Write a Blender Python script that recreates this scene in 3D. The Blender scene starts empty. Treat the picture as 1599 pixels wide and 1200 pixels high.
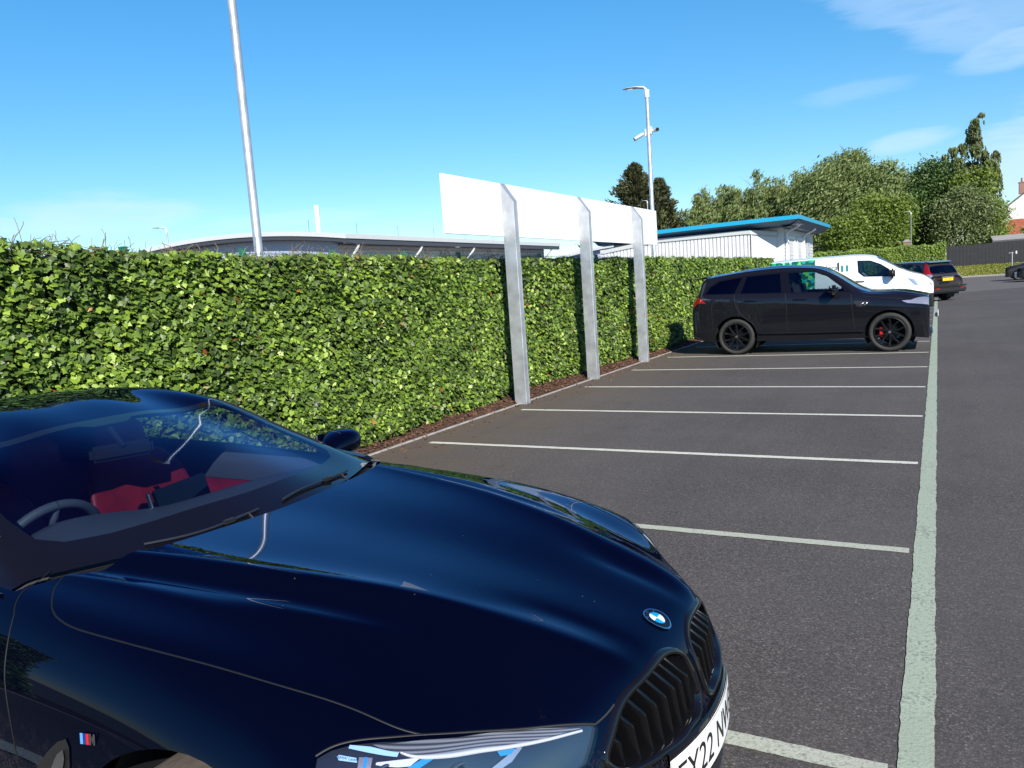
import bpy, bmesh, math, random
import numpy as np
from mathutils import Vector, Matrix, geometry
R_=math.radians; PI=math.pi
SC=bpy.context.scene; COL=SC.collection
# ---------------- camera ----------------
def cam_axes(yaw,pitch,roll):
    cy,sy=math.cos(yaw),math.sin(yaw)
    f=Vector((-sy*math.cos(pitch),cy*math.cos(pitch),-math.sin(pitch))); r=Vector((cy,sy,0)); u=r.cross(f)
    c,s=math.cos(roll),math.sin(roll)
    return c*r+s*u,-s*r+c*u,f
cd=bpy.data.cameras.new('camera'); cam=bpy.data.objects.new('camera',cd); COL.objects.link(cam)
r_,u_,f_=cam_axes(.510935,.121166,-.0700405)
M=Matrix.Identity(4)
for i in range(3): M[i][0],M[i][1],M[i][2]=r_[i],u_[i],-f_[i]
M[2][3]=1.66679; cam.matrix_world=M
cd.sensor_width=36; cd.lens=36*1198.75/1599; cd.clip_start=.05; cd.clip_end=3000; SC.camera=cam
# ---------------- light ----------------
SUN_AZ=math.atan2(.66,-.75); SUN_EL=R_(33)
sun_dir=Vector((math.sin(SUN_AZ)*math.cos(SUN_EL),math.cos(SUN_AZ)*math.cos(SUN_EL),math.sin(SUN_EL)))
ld=bpy.data.lights.new('sun','SUN'); ld.energy=5.0; ld.angle=R_(.5); ld.color=(1,.955,.89)
lo=bpy.data.objects.new('sun',ld); COL.objects.link(lo); lo.rotation_euler=(-sun_dir).to_track_quat('-Z','Y').to_euler()
W=bpy.data.worlds.new('World'); SC.world=W; W.use_nodes=True
SC.view_settings.view_transform='Standard'; SC.view_settings.look='None'; SC.view_settings.exposure=.6; SC.view_settings.gamma=1
def N(nt,t,ins=None,**k):
    n=nt.nodes.new(t)
    for a,b in k.items(): setattr(n,a,b)
    for a,b in (ins or {}).items():
        s=n.inputs[a]
        if isinstance(b,bpy.types.NodeSocket): nt.links.new(b,s)
        elif hasattr(s.default_value,'__len__') and not hasattr(b,'__len__'): s.default_value=[b]*len(s.default_value)
        else:
            if hasattr(b,'__len__') and len(b)==3 and len(s.default_value)==4: b=tuple(b)+(1,)
            s.default_value=b
    return n
def mth(nt,op,a,b=0.0,clamp=False): return N(nt,'ShaderNodeMath',{0:a,1:b},operation=op,use_clamp=clamp).outputs[0]
def mixc(nt,f,a,b,bt='MIX'):
    n=N(nt,'ShaderNodeMix',data_type='RGBA',blend_type=bt)
    for i,v in ((0,f),(6,a),(7,b)):
        if isinstance(v,bpy.types.NodeSocket): nt.links.new(v,n.inputs[i])
        else: n.inputs[i].default_value=(tuple(v)+(1,))[:4] if hasattr(v,'__len__') else v
    return n.outputs[2]
def ramp(nt,f,stops,interp='LINEAR'):
    n=nt.nodes.new('ShaderNodeValToRGB'); cr=n.color_ramp; cr.interpolation=interp
    while len(cr.elements)<len(stops): cr.elements.new(.5)
    for e,(p,c) in zip(cr.elements,stops): e.position=p; e.color=(tuple(c)+(1,))[:4] if hasattr(c,'__len__') else (c,c,c,1)
    nt.links.new(f,n.inputs[0]); return n.outputs[0]
def noise(nt,v,s,d=4,r=.55,o=0): return N(nt,'ShaderNodeTexNoise',{'Vector':v,'Scale':s,'Detail':d,'Roughness':r}).outputs[o]
def vmap(nt,v,sc=(1,1,1),loc=(0,0,0),rot=(0,0,0)): return N(nt,'ShaderNodeMapping',{'Vector':v,'Scale':sc,'Location':loc,'Rotation':rot}).outputs[0]
# sky: Nishita air with a few thin high clouds where the photo has them
nt=W.node_tree; bg=nt.nodes['Background']
sky=N(nt,'ShaderNodeTexSky',sky_type='NISHITA',sun_disc=False,sun_elevation=SUN_EL,sun_rotation=SUN_AZ,altitude=0,air_density=1.0,dust_density=.0,ozone_density=4.0)
gen=N(nt,'ShaderNodeTexCoord').outputs['Generated']
up=N(nt,'ShaderNodeSeparateXYZ',{0:gen}).outputs[2]
sky_hue=N(nt,'ShaderNodeMapRange',{0:up,1:.42,2:.70,3:.4925,4:.53}).outputs[0]
sky_val=mth(nt,'MINIMUM',N(nt,'ShaderNodeMapRange',{0:up,1:.04,2:.35,3:.90,4:1.16}).outputs[0],N(nt,'ShaderNodeMapRange',{0:up,1:.44,2:.78,3:1.14,4:.70}).outputs[0])
skyc=N(nt,'ShaderNodeHueSaturation',{'Saturation':1.27,'Value':sky_val,'Hue':sky_hue,'Color':sky.outputs[0]}).outputs[0]
n1=noise(nt,vmap(nt,gen,(3,3,16),rot=(.1,.12,0)),2.2,7,.6); n2=noise(nt,vmap(nt,gen,(1.2,1.2,5)),3.1,3)
def puff(c,ax,rad):
    """cloud patch round direction c; ax = long direction, rad = (long, across)"""
    c=Vector(c).normalized(); a=Vector(ax); a=(a-c*a.dot(c)).normalized(); b=c.cross(a)
    d=N(nt,'ShaderNodeVectorMath',{0:gen,1:tuple(c)},operation='SUBTRACT').outputs[0]
    da=N(nt,'ShaderNodeVectorMath',{0:d,1:tuple(a/rad[0])},operation='DOT_PRODUCT').outputs['Value']
    db=N(nt,'ShaderNodeVectorMath',{0:d,1:tuple(b/rad[1])},operation='DOT_PRODUCT').outputs['Value']
    q=mth(nt,'ADD',mth(nt,'MULTIPLY',da,da),mth(nt,'MULTIPLY',db,db))
    q=mth(nt,'ADD',q,mth(nt,'MULTIPLY',mth(nt,'SUBTRACT',n1,.5),4.5))
    return N(nt,'ShaderNodeMapRange',{0:q,1:.05,2:1.25,3:1.0,4:0.0},interpolation_type='SMOOTHSTEP').outputs[0]
def pdir(px,py): return f_+r_*((px-799.5)/1198.75)-u_*((py-600)/1198.75)
tot=None
for a,b,w,s in (((1270,-30),(1640,70),.034,.42),((1420,40),(1720,0),.03,.34),((1500,95),(1700,35),.022,.6),((1330,238),(1500,203),.011,.55),((1500,265),(1800,185),.05,.7),((1250,155),(1420,128),.016,.22),((-80,355),(360,318),.024,.55),((300,355),(600,332),.012,.3)):
    d0,d1=pdir(*a).normalized(),pdir(*b).normalized()
    m=mth(nt,'MULTIPLY',puff((d0+d1)/2,d1-d0,((d1-d0).length/2,w)),s)
    tot=m if tot is None else mth(nt,'MAXIMUM',tot,m)
dens=mth(nt,'MULTIPLY',tot,N(nt,'ShaderNodeMapRange',{0:n1,1:.3,2:.62,3:.35,4:1.0}).outputs[0])
nt.links.new(mixc(nt,dens,skyc,(5.2,6.4,8.0)),bg.inputs[0]); bg.inputs[1].default_value=.1
# ---------------- materials ----------------
MATS={}
def newmat(name):
    m=bpy.data.materials.new(name); m.use_nodes=True; MATS[name]=m
    return m,m.node_tree,m.node_tree.nodes['Principled BSDF']
def mat(name,col,rough=.5,metal=0,coat=0,var=.0,vs=8,bump=0,bs=60,spec=.5,emis=None):
    m,nt,b=newmat(name); b.inputs['Roughness'].default_value=rough; b.inputs['Metallic'].default_value=metal
    b.inputs['Coat Weight'].default_value=coat; b.inputs['Coat Roughness'].default_value=.015; b.inputs['Specular IOR Level'].default_value=spec
    oc=N(nt,'ShaderNodeTexCoord').outputs['Object']
    if var:
        f=noise(nt,oc,vs,5); c=mixc(nt,N(nt,'ShaderNodeMapRange',{0:f,1:.3,2:.7}).outputs[0],[x*(1-var) for x in col],[min(1,x*(1+var)) for x in col]); nt.links.new(c,b.inputs['Base Color'])
        r=N(nt,'ShaderNodeMapRange',{0:f,1:.3,2:.7,3:max(0,rough-.06),4:min(1,rough+.08)}).outputs[0]; nt.links.new(r,b.inputs['Roughness'])
    else: b.inputs['Base Color'].default_value=tuple(col)+(1,)
    if bump:
        bn=N(nt,'ShaderNodeBump',{'Height':noise(nt,oc,bs,3),'Strength':bump,'Distance':.01}); nt.links.new(bn.outputs[0],b.inputs['Normal'])
    return m
def glass(name,tint,rough=0.0,refl=1.0):
    m,nt,b=newmat(name); nt.nodes.remove(b); out=nt.nodes['Material Output']
    t=N(nt,'ShaderNodeBsdfTransparent',{'Color':tint}); g=N(nt,'ShaderNodeBsdfGlossy',{'Color':refl if hasattr(refl,'__len__') else (refl,)*3,'Roughness':rough}); fr=N(nt,'ShaderNodeFresnel',{'IOR':1.52})
    # a pane is a single sheet: use the same reflectance from both sides
    lw=N(nt,'ShaderNodeLayerWeight',{'Blend':.5}).outputs['Facing']
    f=mth(nt,'ADD',mth(nt,'MULTIPLY',mth(nt,'POWER',lw,5.0),.9),.06,True)
    mx=N(nt,'ShaderNodeMixShader',{0:f,1:t.outputs[0],2:g.outputs[0]}); nt.links.new(mx.outputs[0],out.inputs[0]); return m
def car_paint(name,col,dust=.0,flake=.0,rough=.35,spec=.5,specks=0,cior=1.5,pearl=None):
    m,nt,b=newmat(name); oc=N(nt,'ShaderNodeTexCoord').outputs['Object']; b.inputs['Coat IOR'].default_value=cior
    z=N(nt,'ShaderNodeSeparateXYZ',{0:oc}).outputs[2]
    d=noise(nt,oc,9,6,.7); sp=noise(nt,oc,170,2)
    low=N(nt,'ShaderNodeMapRange',{0:mth(nt,'ADD',z,mth(nt,'MULTIPLY',mth(nt,'SUBTRACT',d,.5),.5)),1:.66,2:.2,3:0,4:1}).outputs[0]
    f=mth(nt,'MULTIPLY',mth(nt,'MULTIPLY',low,N(nt,'ShaderNodeMapRange',{0:sp,1:.4,2:.7}).outputs[0]),dust,True)
    if specks:
        v=N(nt,'ShaderNodeTexVoronoi',{'Vector':oc,'Scale':22.0}); pick=mth(nt,'GREATER_THAN',N(nt,'ShaderNodeSeparateColor',{0:v.outputs['Color']}).outputs[0],.72); dot=mth(nt,'LESS_THAN',v.outputs['Distance'],mth(nt,'MULTIPLY',N(nt,'ShaderNodeSeparateColor',{0:v.outputs['Color']}).outputs[1],.05))
        f=mth(nt,'MAXIMUM',f,mth(nt,'MULTIPLY',mth(nt,'MULTIPLY',pick,dot),.55))
    nt.links.new(mixc(nt,f,col,(.13,.105,.08)),b.inputs['Base Color'])
    b.inputs['Roughness'].default_value=rough; b.inputs['Metallic'].default_value=flake; b.inputs['Coat Weight'].default_value=1; b.inputs['Specular IOR Level'].default_value=spec
    cr=N(nt,'ShaderNodeMapRange',{0:mth(nt,'ADD',f,mth(nt,'MULTIPLY',N(nt,'ShaderNodeMapRange',{0:noise(nt,oc,26,5,.7),1:.6,2:.8}).outputs[0],.1)),1:0,2:1,3:.012,4:.45}).outputs[0]; nt.links.new(cr,b.inputs['Coat Roughness'])
    if pearl:   # dark blue pearl lacquer: its gloss is tinted blue
        b.inputs['Coat Weight'].default_value=0; b.inputs['Specular IOR Level'].default_value=0
        g=N(nt,'ShaderNodeBsdfGlossy',{'Color':pearl,'Roughness':cr}); fr=N(nt,'ShaderNodeFresnel',{'IOR':cior})
        mx=N(nt,'ShaderNodeMixShader',{0:fr.outputs[0],1:b.outputs[0],2:g.outputs[0]}); nt.links.new(mx.outputs[0],nt.nodes['Material Output'].inputs[0])
    return m
mat('plastic_black',(.012,.012,.013),.45); mat('gloss_black',(.005,.005,.006),.3,coat=1,spec=0); mat('rubber',(.02,.019,.018),.75,var=.25,vs=14,bump=.2)
mat('tyre_dusty',(.075,.06,.048),.9,var=.4,vs=10,bump=.4,bs=40); mat('slat_black',(.003,.003,.0035),.2,spec=.3); mat('chrome',(.75,.76,.78),.12,metal=1); mat('silver',(.5,.52,.54),.3,metal=1)
mat('galvanised',(.47,.49,.51),.42,metal=.55,var=.14,vs=7,bump=.05); mat('white_board',(.84,.84,.84),.4); mat('white_metal',(.60,.605,.61),.45,var=.05,vs=1.5)
mat('white_plastic',(.80,.80,.79),.35); mat('red_leather',(.24,.009,.016),.5,var=.2,vs=10,bump=.1); mat('dash_grey',(.085,.095,.11),.55,bump=.15,bs=300); mat('headliner',(.03,.03,.034),.9)
mat('dark_trim',(.016,.016,.018),.6); mat('groove',(.002,.002,.002),.6); mat('green_post',(.01,.16,.09),.45); mat('stem',(.17,.125,.085),.85,var=.45,vs=30)
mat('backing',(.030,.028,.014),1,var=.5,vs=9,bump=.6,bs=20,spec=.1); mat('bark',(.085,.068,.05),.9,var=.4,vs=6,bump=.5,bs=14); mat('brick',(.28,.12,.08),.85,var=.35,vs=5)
mat('plate_white',(.82,.82,.80),.35); mat('plate_yellow',(.85,.52,.02),.35); mat('plate_ink',(.008,.008,.008),.4); mat('rim_black',(.006,.006,.007),.35,coat=.25,spec=.2); mat('rim_grey',(.30,.31,.32),.35,metal=.8)
mat('caliper_red',(.5,.01,.01),.35); mat('lamp_red',(.26,.006,.005),.12,coat=1); mat('lamp_clear',(.48,.50,.54),.18,metal=.7,coat=1); mat('lamp_dark',(.02,.025,.035),.15,coat=1); mat('amber',(.7,.18,.01),.2,coat=1)
mat('drl_white',(.52,.54,.58),.15,coat=1); mat('pale_blue',(.30,.52,.80),.25); mat('mid_blue',(.02,.22,.62),.25,coat=1); mat('badge_blue',(.0,.30,.70),.25,coat=1); mat('badge_white',(.85,.85,.85),.25,coat=1)
mat('m_light_blue',(.10,.35,.75),.3); mat('m_dark_blue',(.01,.03,.22),.3); mat('m_red',(.62,.015,.015),.3); mat('teal',(.02,.20,.20),.5); mat('grey_ink',(.22,.24,.25),.5)
mat('roof_blue',(.01,.30,.50),.35); mat('soffit_blue',(.01,.07,.16),.45); mat('lilac_metal',(.36,.40,.52),.5,var=.05,vs=1); mat('fascia_pale',(.50,.52,.52),.5); mat('eave_shade_vent',(.05,.055,.07),.5)
mat('slate',(.07,.07,.08),.8); mat('fence_dark',(.022,.022,.025),.8,var=.35,vs=3); mat('render_white',(.60,.58,.57),.8); mat('felt_grey',(.30,.29,.27),.9,var=.2,vs=2); mat('seat_dark',(.02,.02,.022),.7); mat('seat_light',(.42,.42,.42),.7)
glass('windscreen_glass',(.46,.54,.62),refl=(.42,.58,.92)); glass('side_glass',(.50,.58,.60)); glass('privacy_glass',(.02,.022,.026)); glass('lens',(.92,.93,.95)); glass('van_glass',(.30,.42,.46))
car_paint('paint_blueblack',(.0006,.0012,.0048),dust=.6,rough=.35,spec=.5,specks=1,cior=1.43,pearl=(.46,.60,.92)); car_paint('paint_dark',(.0075,.008,.0105),dust=.1,rough=.4,spec=.0,cior=1.46,pearl=(.70,.80,1.0)); mat('pole_shaded',(.20,.21,.22),.5); car_paint('paint_brown',(.055,.045,.047),flake=.65,rough=.35); car_paint('paint_white',(.80,.80,.79)); car_paint('paint_far',(.004,.005,.008)); car_paint('paint_navy',(.008,.012,.03))
# ribbed lamp band
m,nt,b=newmat('lamp_ribs'); oc=N(nt,'ShaderNodeTexCoord').outputs['Object']
g=N(nt,'ShaderNodeSeparateXYZ',{0:oc}); wv=N(nt,'ShaderNodeTexWave',{'Vector':N(nt,'ShaderNodeCombineXYZ',{2:mth(nt,'ADD',g.outputs[2],mth(nt,'MULTIPLY',g.outputs[0],.284))}).outputs[0],'Scale':75.0,'Distortion':0.0},wave_type='BANDS',bands_direction='Z').outputs['Fac']
nt.links.new(mixc(nt,wv,(.03,.034,.04),(.20,.22,.25)),b.inputs['Base Color']); b.inputs['Roughness'].default_value=.25; b.inputs['Coat Weight'].default_value=1
# asphalt
m,nt,b=newmat('asphalt'); oc=N(nt,'ShaderNodeTexCoord').outputs['Object']; sx=N(nt,'ShaderNodeSeparateXYZ',{0:oc})
v1=N(nt,'ShaderNodeTexVoronoi',{'Vector':oc,'Scale':110.0}); v2=N(nt,'ShaderNodeTexVoronoi',{'Vector':oc,'Scale':170.0})
big=noise(nt,oc,.35,4,.6); mid=noise(nt,vmap(nt,oc,(.35,2.2,1)),1.1,4); fine=noise(nt,oc,240,2,.6)
g1=N(nt,'ShaderNodeSeparateColor',{0:v1.outputs['Color']}).outputs[0]; g2=N(nt,'ShaderNodeSeparateColor',{0:v2.outputs['Color']}).outputs[1]
c=ramp(nt,g1,[(0,(.014,.0125,.011)),(.3,(.070,.065,.060)),(.7,(.117,.108,.101)),(.93,(.175,.163,.152)),(1,(.34,.315,.29))])
c=mixc(nt,.35,c,ramp(nt,g2,[(0,(.018,.016,.0145)),(.6,(.105,.097,.09)),(1,(.19,.175,.16))]))
c=mixc(nt,N(nt,'ShaderNodeMapRange',{0:v1.outputs['Distance'],1:.35,2:.75,3:0,4:.75}).outputs[0],c,(.018,.016,.015))
c=mixc(nt,.25,c,ramp(nt,fine,[(.3,(.035,.032,.029)),(.7,(.12,.11,.10))]))
c=mixc(nt,N(nt,'ShaderNodeMapRange',{0:big,1:.35,2:.7,3:0,4:.45}).outputs[0],c,(.128,.117,.108),'MIX')
c=mixc(nt,N(nt,'ShaderNodeMapRange',{0:mid,1:.45,2:.75,3:0,4:.35}).outputs[0],c,(.073,.067,.063))
# earth washed off the planting bed, and oil drips in the bays
dirt=N(nt,'ShaderNodeMapRange',{0:mth(nt,'ADD',sx.outputs[0],mth(nt,'MULTIPLY',mth(nt,'SUBTRACT',noise(nt,oc,1.4,5),.5),2.6)),1:-5.5,2:-3.4,3:.8,4:0.0}).outputs[0]
c=mixc(nt,dirt,c,(.115,.088,.062))
sp=N(nt,'ShaderNodeTexVoronoi',{'Vector':oc,'Scale':9.0}); spm=N(nt,'ShaderNodeMapRange',{0:sp.outputs['Distance'],1:.045,2:.03,3:0,4:.75}).outputs[0]
c=mixc(nt,mth(nt,'MULTIPLY',spm,mth(nt,'GREATER_THAN',N(nt,'ShaderNodeSeparateColor',{0:sp.outputs['Color']}).outputs[0],.74)),c,(.26,.25,.23))
trk=noise(nt,vmap(nt,oc,(.9,.05,1),loc=(5,0,0)),1.6,4,.6); c=mixc(nt,N(nt,'ShaderNodeMapRange',{0:trk,1:.5,2:.7,3:0,4:.28}).outputs[0],c,(.05,.0455,.042))
oil=N(nt,'ShaderNodeMapRange',{0:noise(nt,vmap(nt,oc,loc=(3,1,0)),1.7,5,.65),1:.60,2:.74,3:0,4:.5}).outputs[0]; c=mixc(nt,oil,c,(.045,.042,.04))
nt.links.new(c,b.inputs['Base Color']); b.inputs['Roughness'].default_value=.9; b.inputs['Specular IOR Level'].default_value=.25
h=mth(nt,'ADD',mth(nt,'MULTIPLY',v1.outputs['Distance'],-1.0),mth(nt,'MULTIPLY',fine,.6))
nt.links.new(N(nt,'ShaderNodeBump',{'Height':h,'Strength':.35,'Distance':.003}).outputs[0],b.inputs['Normal'])
m2=m.copy(); m2.name='asphalt_old'; MATS['asphalt_old']=m2; nb=m2.node_tree; bb=nb.nodes['Principled BSDF']; l=bb.inputs['Base Color'].links[0]; src=l.from_socket
nb.links.new(mixc(nb,.55,src,(.15,.14,.13)),bb.inputs['Base Color'])
def paint_mat(name,col,wear):
    m,nt,b=newmat(name); oc=N(nt,'ShaderNodeTexCoord').outputs['Object']
    w=noise(nt,oc,60,6,.7); w2=noise(nt,oc,3,4); f=N(nt,'ShaderNodeMapRange',{0:mth(nt,'ADD',w,mth(nt,'MULTIPLY',mth(nt,'SUBTRACT',w2,.5),.35)),1:.56-wear*.1,2:.76-wear*.1,3:0,4:.85}).outputs[0]
    c=mixc(nt,N(nt,'ShaderNodeMapRange',{0:w2,1:.3,2:.7}).outputs[0],[x*.9 for x in col],[x*1.06 for x in col])
    nt.links.new(mixc(nt,f,c,(.10,.10,.09)),b.inputs['Base Color']); b.inputs['Roughness'].default_value=.7
    v=N(nt,'ShaderNodeTexVoronoi',{'Vector':oc,'Scale':90.0}).outputs['Distance']; nt.links.new(N(nt,'ShaderNodeBump',{'Height':v,'Strength':.25,'Distance':.004}).outputs[0],b.inputs['Normal'])
    return m
paint_mat('line_green',(.345,.405,.30),.6); paint_mat('line_cream',(.60,.60,.50),.4); paint_mat('line_pale',(.42,.44,.345),.5)
# soil
m,nt,b=newmat('soil'); oc=N(nt,'ShaderNodeTexCoord').outputs['Object']; f=noise(nt,oc,38,6,.75)
nt.links.new(ramp(nt,f,[(.3,(.028,.015,.009)),(.5,(.085,.042,.023)),(.72,(.17,.09,.05))]),b.inputs['Base Color']); b.inputs['Roughness'].default_value=1
nt.links.new(N(nt,'ShaderNodeBump',{'Height':f,'Strength':1.0,'Distance':.03}).outputs[0],b.inputs['Normal'])
mat('kerb_stone',(.27,.25,.23),.85,var=.2,vs=5,bump=.2)
m,nt,b=newmat('grass'); oc=N(nt,'ShaderNodeTexCoord').outputs['Object']; f=noise(nt,oc,1.5,6,.7)
nt.links.new(ramp(nt,f,[(.3,(.17,.20,.03)),(.7,(.32,.31,.07))]),b.inputs['Base Color']); b.inputs['Roughness'].default_value=1
# leaves: each leaf carries its own tone (0..1) in an attribute
def leaf_mat(name,stops,rough=.45,spec=.5,trans=.25):
    m,nt,b=newmat(name); a=N(nt,'ShaderNodeAttribute',attribute_name='tone').outputs['Fac']
    c=ramp(nt,a,stops); nt.links.new(c,b.inputs['Base Color']); b.inputs['Roughness'].default_value=rough; b.inputs['Specular IOR Level'].default_value=spec
    t=N(nt,'ShaderNodeBsdfTranslucent',{'Color':mixc(nt,.5,c,(.16,.30,.02),'MIX')}); mx=N(nt,'ShaderNodeMixShader',{0:trans,1:b.outputs[0],2:t.outputs[0]})
    nt.links.new(mx.outputs[0],nt.nodes['Material Output'].inputs[0]); return m
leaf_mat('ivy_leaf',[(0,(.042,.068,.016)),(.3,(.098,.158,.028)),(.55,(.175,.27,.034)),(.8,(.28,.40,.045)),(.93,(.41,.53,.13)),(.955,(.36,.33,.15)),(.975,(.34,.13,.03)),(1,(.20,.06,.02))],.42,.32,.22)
leaf_mat('hedge_leaf',[(0,(.06,.095,.012)),(.5,(.12,.185,.02)),(1,(.22,.31,.035))],.5,.4,.25)
leaf_mat('willow_leaf',[(0,(.10,.135,.042)),(.5,(.17,.22,.066)),(1,(.27,.32,.13))],.55,.4,.25)
leaf_mat('fresh_leaf',[(0,(.075,.115,.018)),(.5,(.14,.20,.03)),(1,(.23,.30,.05))],.5,.4,.25)
leaf_mat('maple_leaf',[(0,(.03,.06,.017)),(.5,(.06,.11,.028)),(1,(.105,.175,.045))],.5,.4,.2)
leaf_mat('birch_leaf',[(0,(.065,.08,.028)),(.5,(.12,.145,.045)),(1,(.19,.22,.08))],.5,.4,.2)
leaf_mat('bush_leaf',[(0,(.085,.11,.04)),(.5,(.14,.175,.065)),(1,(.21,.25,.10))],.55,.4,.2)
leaf_mat('conifer_leaf',[(0,(.035,.042,.018)),(.5,(.07,.078,.032)),(1,(.12,.12,.05))],.7,.3,.05)
# leaf-print wrap on the van
m,nt,b=newmat('leaf_wrap'); oc=N(nt,'ShaderNodeTexCoord').outputs['Object']; v=N(nt,'ShaderNodeTexVoronoi',{'Vector':vmap(nt,oc,(1.6,1,1.6),rot=(0,.6,0)),'Scale':6.0,'Randomness':1.0})
nt.links.new(ramp(nt,N(nt,'ShaderNodeSeparateColor',{0:v.outputs['Color']}).outputs[0],[(0,(.0,.10,.05)),(.25,(.0,.30,.12)),(.45,(.12,.55,.10)),(.6,(.02,.35,.30)),(.78,(.25,.62,.50)),(.9,(.0,.05,.04)),(1,(.5,.75,.6))],'CONSTANT'),b.inputs['Base Color']); b.inputs['Coat Weight'].default_value=1; b.inputs['Roughness'].default_value=.35
# red roof tiles, brickwork
def brickmat(name,c1,c2,mo,s,w=.5,h=.25):
    m,nt,b=newmat(name); oc=N(nt,'ShaderNodeTexCoord').outputs['Object']; g=N(nt,'ShaderNodeSeparateXYZ',{0:oc}); cb=N(nt,'ShaderNodeCombineXYZ',{0:mth(nt,'ADD',g.outputs[0],g.outputs[1]),1:g.outputs[2]})
    bt=N(nt,'ShaderNodeTexBrick',{'Vector':cb.outputs[0],'Color1':c1,'Color2':c2,'Mortar':mo,'Scale':s,'Mortar Size':.02,'Brick Width':w,'Row Height':h}); nt.links.new(bt.outputs[0],b.inputs['Base Color']); b.inputs['Roughness'].default_value=.85
brickmat('roof_tile',(.36,.10,.045),(.27,.07,.035),(.08,.03,.02),1.6,.5,.45); brickmat('brickwork',(.30,.13,.09),(.22,.09,.06),(.3,.27,.24),4.5)
import numpy as np
# ---------- smooth tensor-spline surfaces ----------
def spl_m(t):
    """second-derivative matrix of the natural cubic spline on knots t"""
    n=len(t); h=np.diff(t); A=np.zeros((n,n)); B=np.zeros((n,n)); A[0,0]=A[-1,-1]=1
    for i in range(1,n-1):
        A[i,i-1]=h[i-1]; A[i,i]=2*(h[i-1]+h[i]); A[i,i+1]=h[i]
        B[i,i-1]=6/h[i-1]; B[i,i]=-6/h[i-1]-6/h[i]; B[i,i+1]=6/h[i]
    return np.linalg.solve(A,B)
def spl_w(t,M,x):
    """weights (len(x),n) of the spline on the knot values"""
    x=np.clip(np.asarray(x,float),t[0],t[-1]); n=len(t)
    i=np.clip(np.searchsorted(t,x,side='right')-1,0,n-2); h=t[i+1]-t[i]
    a=(t[i+1]-x)/h; b=(x-t[i])/h
    W=np.zeros((len(x),n)); r=np.arange(len(x)); W[r,i]+=a; W[r,i+1]+=b
    W+=((a**3-a)*h*h/6)[:,None]*M[i]+((b**3-b)*h*h/6)[:,None]*M[i+1]
    return W
class Surf:
    def __init__(s,P,pw=1.0,ts=None):
        s.P=np.array(P,float); n,m,_=s.P.shape   # half net, mirrored about the centre line so the skin runs smoothly across it
        dp=np.linalg.norm(np.diff(s.P,axis=0),axis=2).mean(1)**pw; ds=np.linalg.norm(np.diff(s.P,axis=1),axis=2).mean(0)**pw
        s.tp=np.concatenate([[0],np.cumsum(dp)]); s.ts=np.concatenate([[0],np.cumsum(ds)]) if ts is None else np.array(ts,float)
        s.p1=s.tp[-1]; s.s1=s.ts[-1]; s.tf=np.concatenate([-s.ts[:0:-1],s.ts]); s.Pf=np.concatenate([s.P[:,:0:-1]*[1,-1,1],s.P],1)
        s.Mp=spl_m(s.tp); s.Ms=spl_m(s.tf)
    def ev(s,p,q):
        return np.einsum('xi,xj,ijk->xk',spl_w(s.tp,s.Mp,p),spl_w(s.tf,s.Ms,q),s.Pf,optimize=True)
    def d(s,p,q,e=1e-3):
        p=np.asarray(p,float); q=np.asarray(q,float)
        a=(s.ev(np.minimum(p+e,s.p1),q)-s.ev(np.maximum(p-e,0),q))/(np.minimum(p+e,s.p1)-np.maximum(p-e,0))[:,None]
        b=(s.ev(p,np.minimum(q+e,s.s1))-s.ev(p,q-e))/(np.minimum(q+e,s.s1)-q+e)[:,None]
        return a,b
    def nrm(s,p,q):
        a,b=s.d(p,q); n=np.cross(a,b); l=np.linalg.norm(n,axis=1,keepdims=True); l[l<1e-9]=1
        return n/l
    def inv(s,pts,ax,pr=None,sr=None,N=(160,110)):
        """chart coordinates of the points whose two axes `ax` equal pts"""
        pr=pr or (0,s.p1); sr=sr or (0,s.s1); pts=np.asarray(pts,float)
        if not hasattr(s,'_g') or s._gk!=(pr,sr):
            gp,gq=np.meshgrid(np.linspace(*pr,N[0]),np.linspace(*sr,N[1]),indexing='ij')
            s._gp=gp.ravel(); s._gq=gq.ravel(); s._g=s.ev(s._gp,s._gq); s._gk=(pr,sr)
        out=np.zeros((len(pts),2))
        for k,t in enumerate(pts):
            i=np.argmin(((s._g[:,ax]-t)**2).sum(1)); out[k]=s._gp[i],s._gq[i]
        for _ in range(12):
            f=s.ev(out[:,0],out[:,1])[:,ax]-pts; a,b=s.d(out[:,0],out[:,1]); a=a[:,ax]; b=b[:,ax]
            D=a[:,0]*b[:,1]-a[:,1]*b[:,0]; D=np.where(np.abs(D)<1e-4,1e-4*np.where(D<0,-1,1),D)
            st=np.stack([(f[:,0]*b[:,1]-f[:,1]*b[:,0])/D,(a[:,0]*f[:,1]-a[:,1]*f[:,0])/D],1)
            st=np.clip(st,-.05,.05); out-=st
            out[:,0]=np.clip(out[:,0],*pr); out[:,1]=np.clip(out[:,1],*sr)
        return out
def crv(pts,n=40):
    """smooth curve through points (any dimension)"""
    P=np.array(pts,float); t=np.concatenate([[0],np.cumsum(np.linalg.norm(np.diff(P,axis=0),axis=1))])
    return spl_w(t,spl_m(t),np.linspace(0,t[-1],n))@P
def itp(x,tab):
    k=sorted(tab); a=np.array(k,float); v=np.array([tab[i] for i in k],float)
    W=spl_w(a,spl_m(a),[x])[0]; return W@v
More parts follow.
